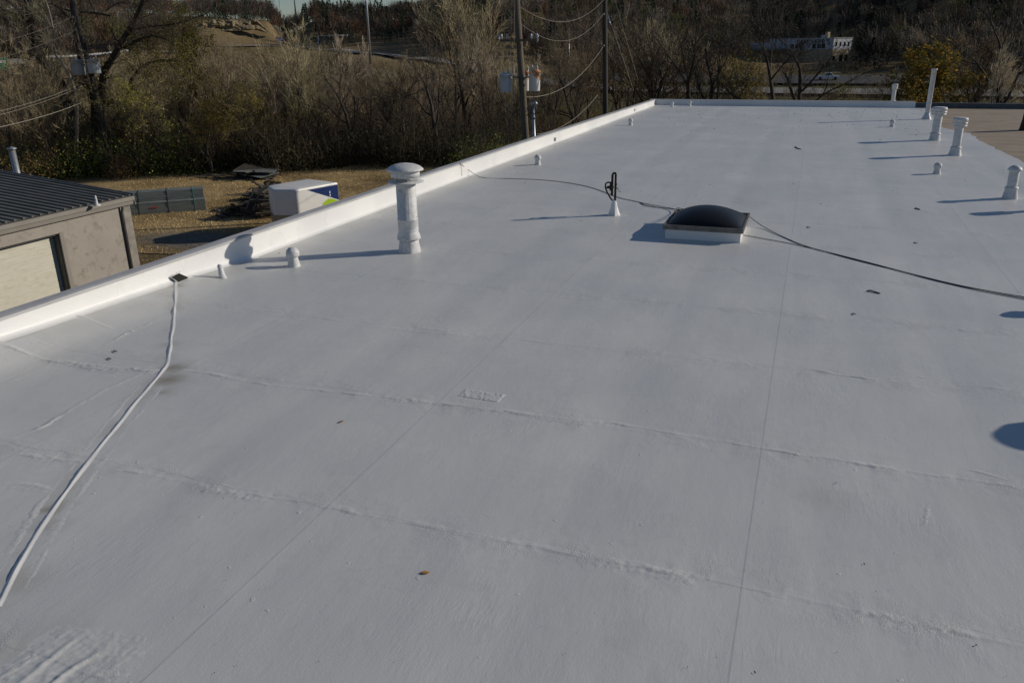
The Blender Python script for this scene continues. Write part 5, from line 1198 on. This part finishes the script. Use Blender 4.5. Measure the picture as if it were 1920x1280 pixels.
# pickup trucks
def pickup(px, r, face, label, col=m_car):
    q = polar(px, r); t = thing('pickup_truck', label, 'pickup truck', (q.x, q.y, q.z+.55)); t.rotation_euler = (0, 0, -math.atan2(q.x, q.y)+face)
    body = MB(); pr = [(-2.7, .45), (-2.7, 1.0), (-1.0, 1.02), (-.75, 1.65), (.75, 1.68), (1.2, 1.1), (2.5, 1.0), (2.65, .75), (2.65, .45)]
    V = [(x, -.95+(.12 if z > 1.3 else 0), z) for x, z in pr]+[(x, .95-(.12 if z > 1.3 else 0), z) for x, z in pr]; n_ = len(pr)
    body.add(V, [(i, (i+1) % n_, n_+(i+1) % n_, n_+i) for i in range(n_)]+[list(range(n_))[::-1], [n_+i for i in range(n_)]]); body.build('body', col, t)
    MB().add([(x, y, z) for y in (-.93, .93) for x, z in ((-.7, 1.1), (-.62, 1.55), (.7, 1.57), (1.0, 1.12))], [(0, 1, 2, 3), (7, 6, 5, 4)]).build('window', m_glass, t)
    for x in (-1.75, 1.75):
        for y in (-.98, .76):
            wv = [(x+.38*math.cos(a*math.pi/8), y+yy, .38+.38*math.sin(a*math.pi/8)) for yy in (0, .22) for a in range(16)]
            MB().add(wv, [(i, (i+1) % 16, 16+(i+1) % 16, 16+i) for i in range(16)]+[list(range(16))[::-1], list(range(16, 32))]).build('wheel', m_tyre, t)
pickup(1560, 222, 0, 'white pickup truck on the dark road below the lettered building'); pickup(1190, 238, math.pi, 'white pickup truck on the dark road right of the dark pole')

# lettered building
q = polar(1563, 300); bd = thing('store_building', 'long pale building with dark lettering and white end wall on the wooded hillside', 'building', (q.x, q.y, q.z-.5)); bd.rotation_euler = (0, 0, -math.atan2(q.x, q.y)-R(38))
d = math.hypot(q.x, q.y); S_ = d/F; h2 = 4+(hz(1563)-73)*S_-(q.z-.5); h1 = h2*.56
m_bw = simple('pale_siding', (.50, .50, .52), .7, var=.08, scale=.6); m_bt = simple('tan_block', (.40, .32, .20), .8, var=.1)
MB().box((-27, 0, h1), (0, 9.4, h2)).build('upper_wall', m_bw, bd); MB().box((-27, .1, 0), (-.05, 9.3, h1-.003)).build('lower_wall', m_bt, bd)
MB().box((-27.2, -.2, h2), (.2, 9.6, h2+.15)).build('roof', m_cap, bd); MB().box((-40, -4, h1*1.0), (-19, -.001, h1*1.12)).build('canopy', simple('teal_canopy', (.25, .36, .38), .6), bd)
MB().box((-44, .5, 0), (-27.003, 9, h2*.86)).build('annex', m_bw, bd)
MB().box((-5.2, 2, h2+.15), (-4.2, 3.2, h2+1.9)).build('chimney', m_bt, bd); MB().box((-7.6, 3, h2+.15), (-5.6, 4.6, h2+1.0)).build('rooftop_unit', m_cap, bd)
for y in (1.5, 3.6, 5.7, 7.8): MB().box((0.002, y-.38, h1+.9), (.05, y+.38, h1+2.3)).build('window', m_glass, bd)
for (y, z0_, z1_, w_) in ((1.0, 1.0, 2.4, .9), (4.6, .2, 2.8, 1.8), (7.2, .2, 2.8, 1.4)): MB().box((-.048, y-w_/2, z0_), (.01, y+w_/2, z1_)).build('window', m_glass, bd)
for x in (-16.8, -14.8, -13.2, -7.6, -5.6, -3.9): MB().box((x-.7, -.05, h1+.3), (x+.7, -.002, h1+1.7)).build('window', m_glass, bd)
tx = bpy.data.curves.new('lettering', 'FONT'); tx.body = "SANDIFER'S"; tx.size = 2.0; tx.extrude = .05; tx.align_x = 'LEFT'; tx.space_character = 1.12; tx.offset = .03
to = bpy.data.objects.new('lettering', tx); COL.objects.link(to); dg = bpy.context.evaluated_depsgraph_get(); mt_ = bpy.data.meshes.new_from_object(to.evaluated_get(dg)); bpy.data.objects.remove(to)
m_let = N('dark_letters').set((.02, .02, .025), .6).m; mt_.materials.clear(); mt_.materials.append(m_let)
lo = bpy.data.objects.new('lettering', mt_); COL.objects.link(lo); lo.parent = bd; lo.location = (-15.2, -.06, h2-2.0); lo.scale = (1.22, 1.15, 1); lo.rotation_euler = (math.pi/2, 0, 0)
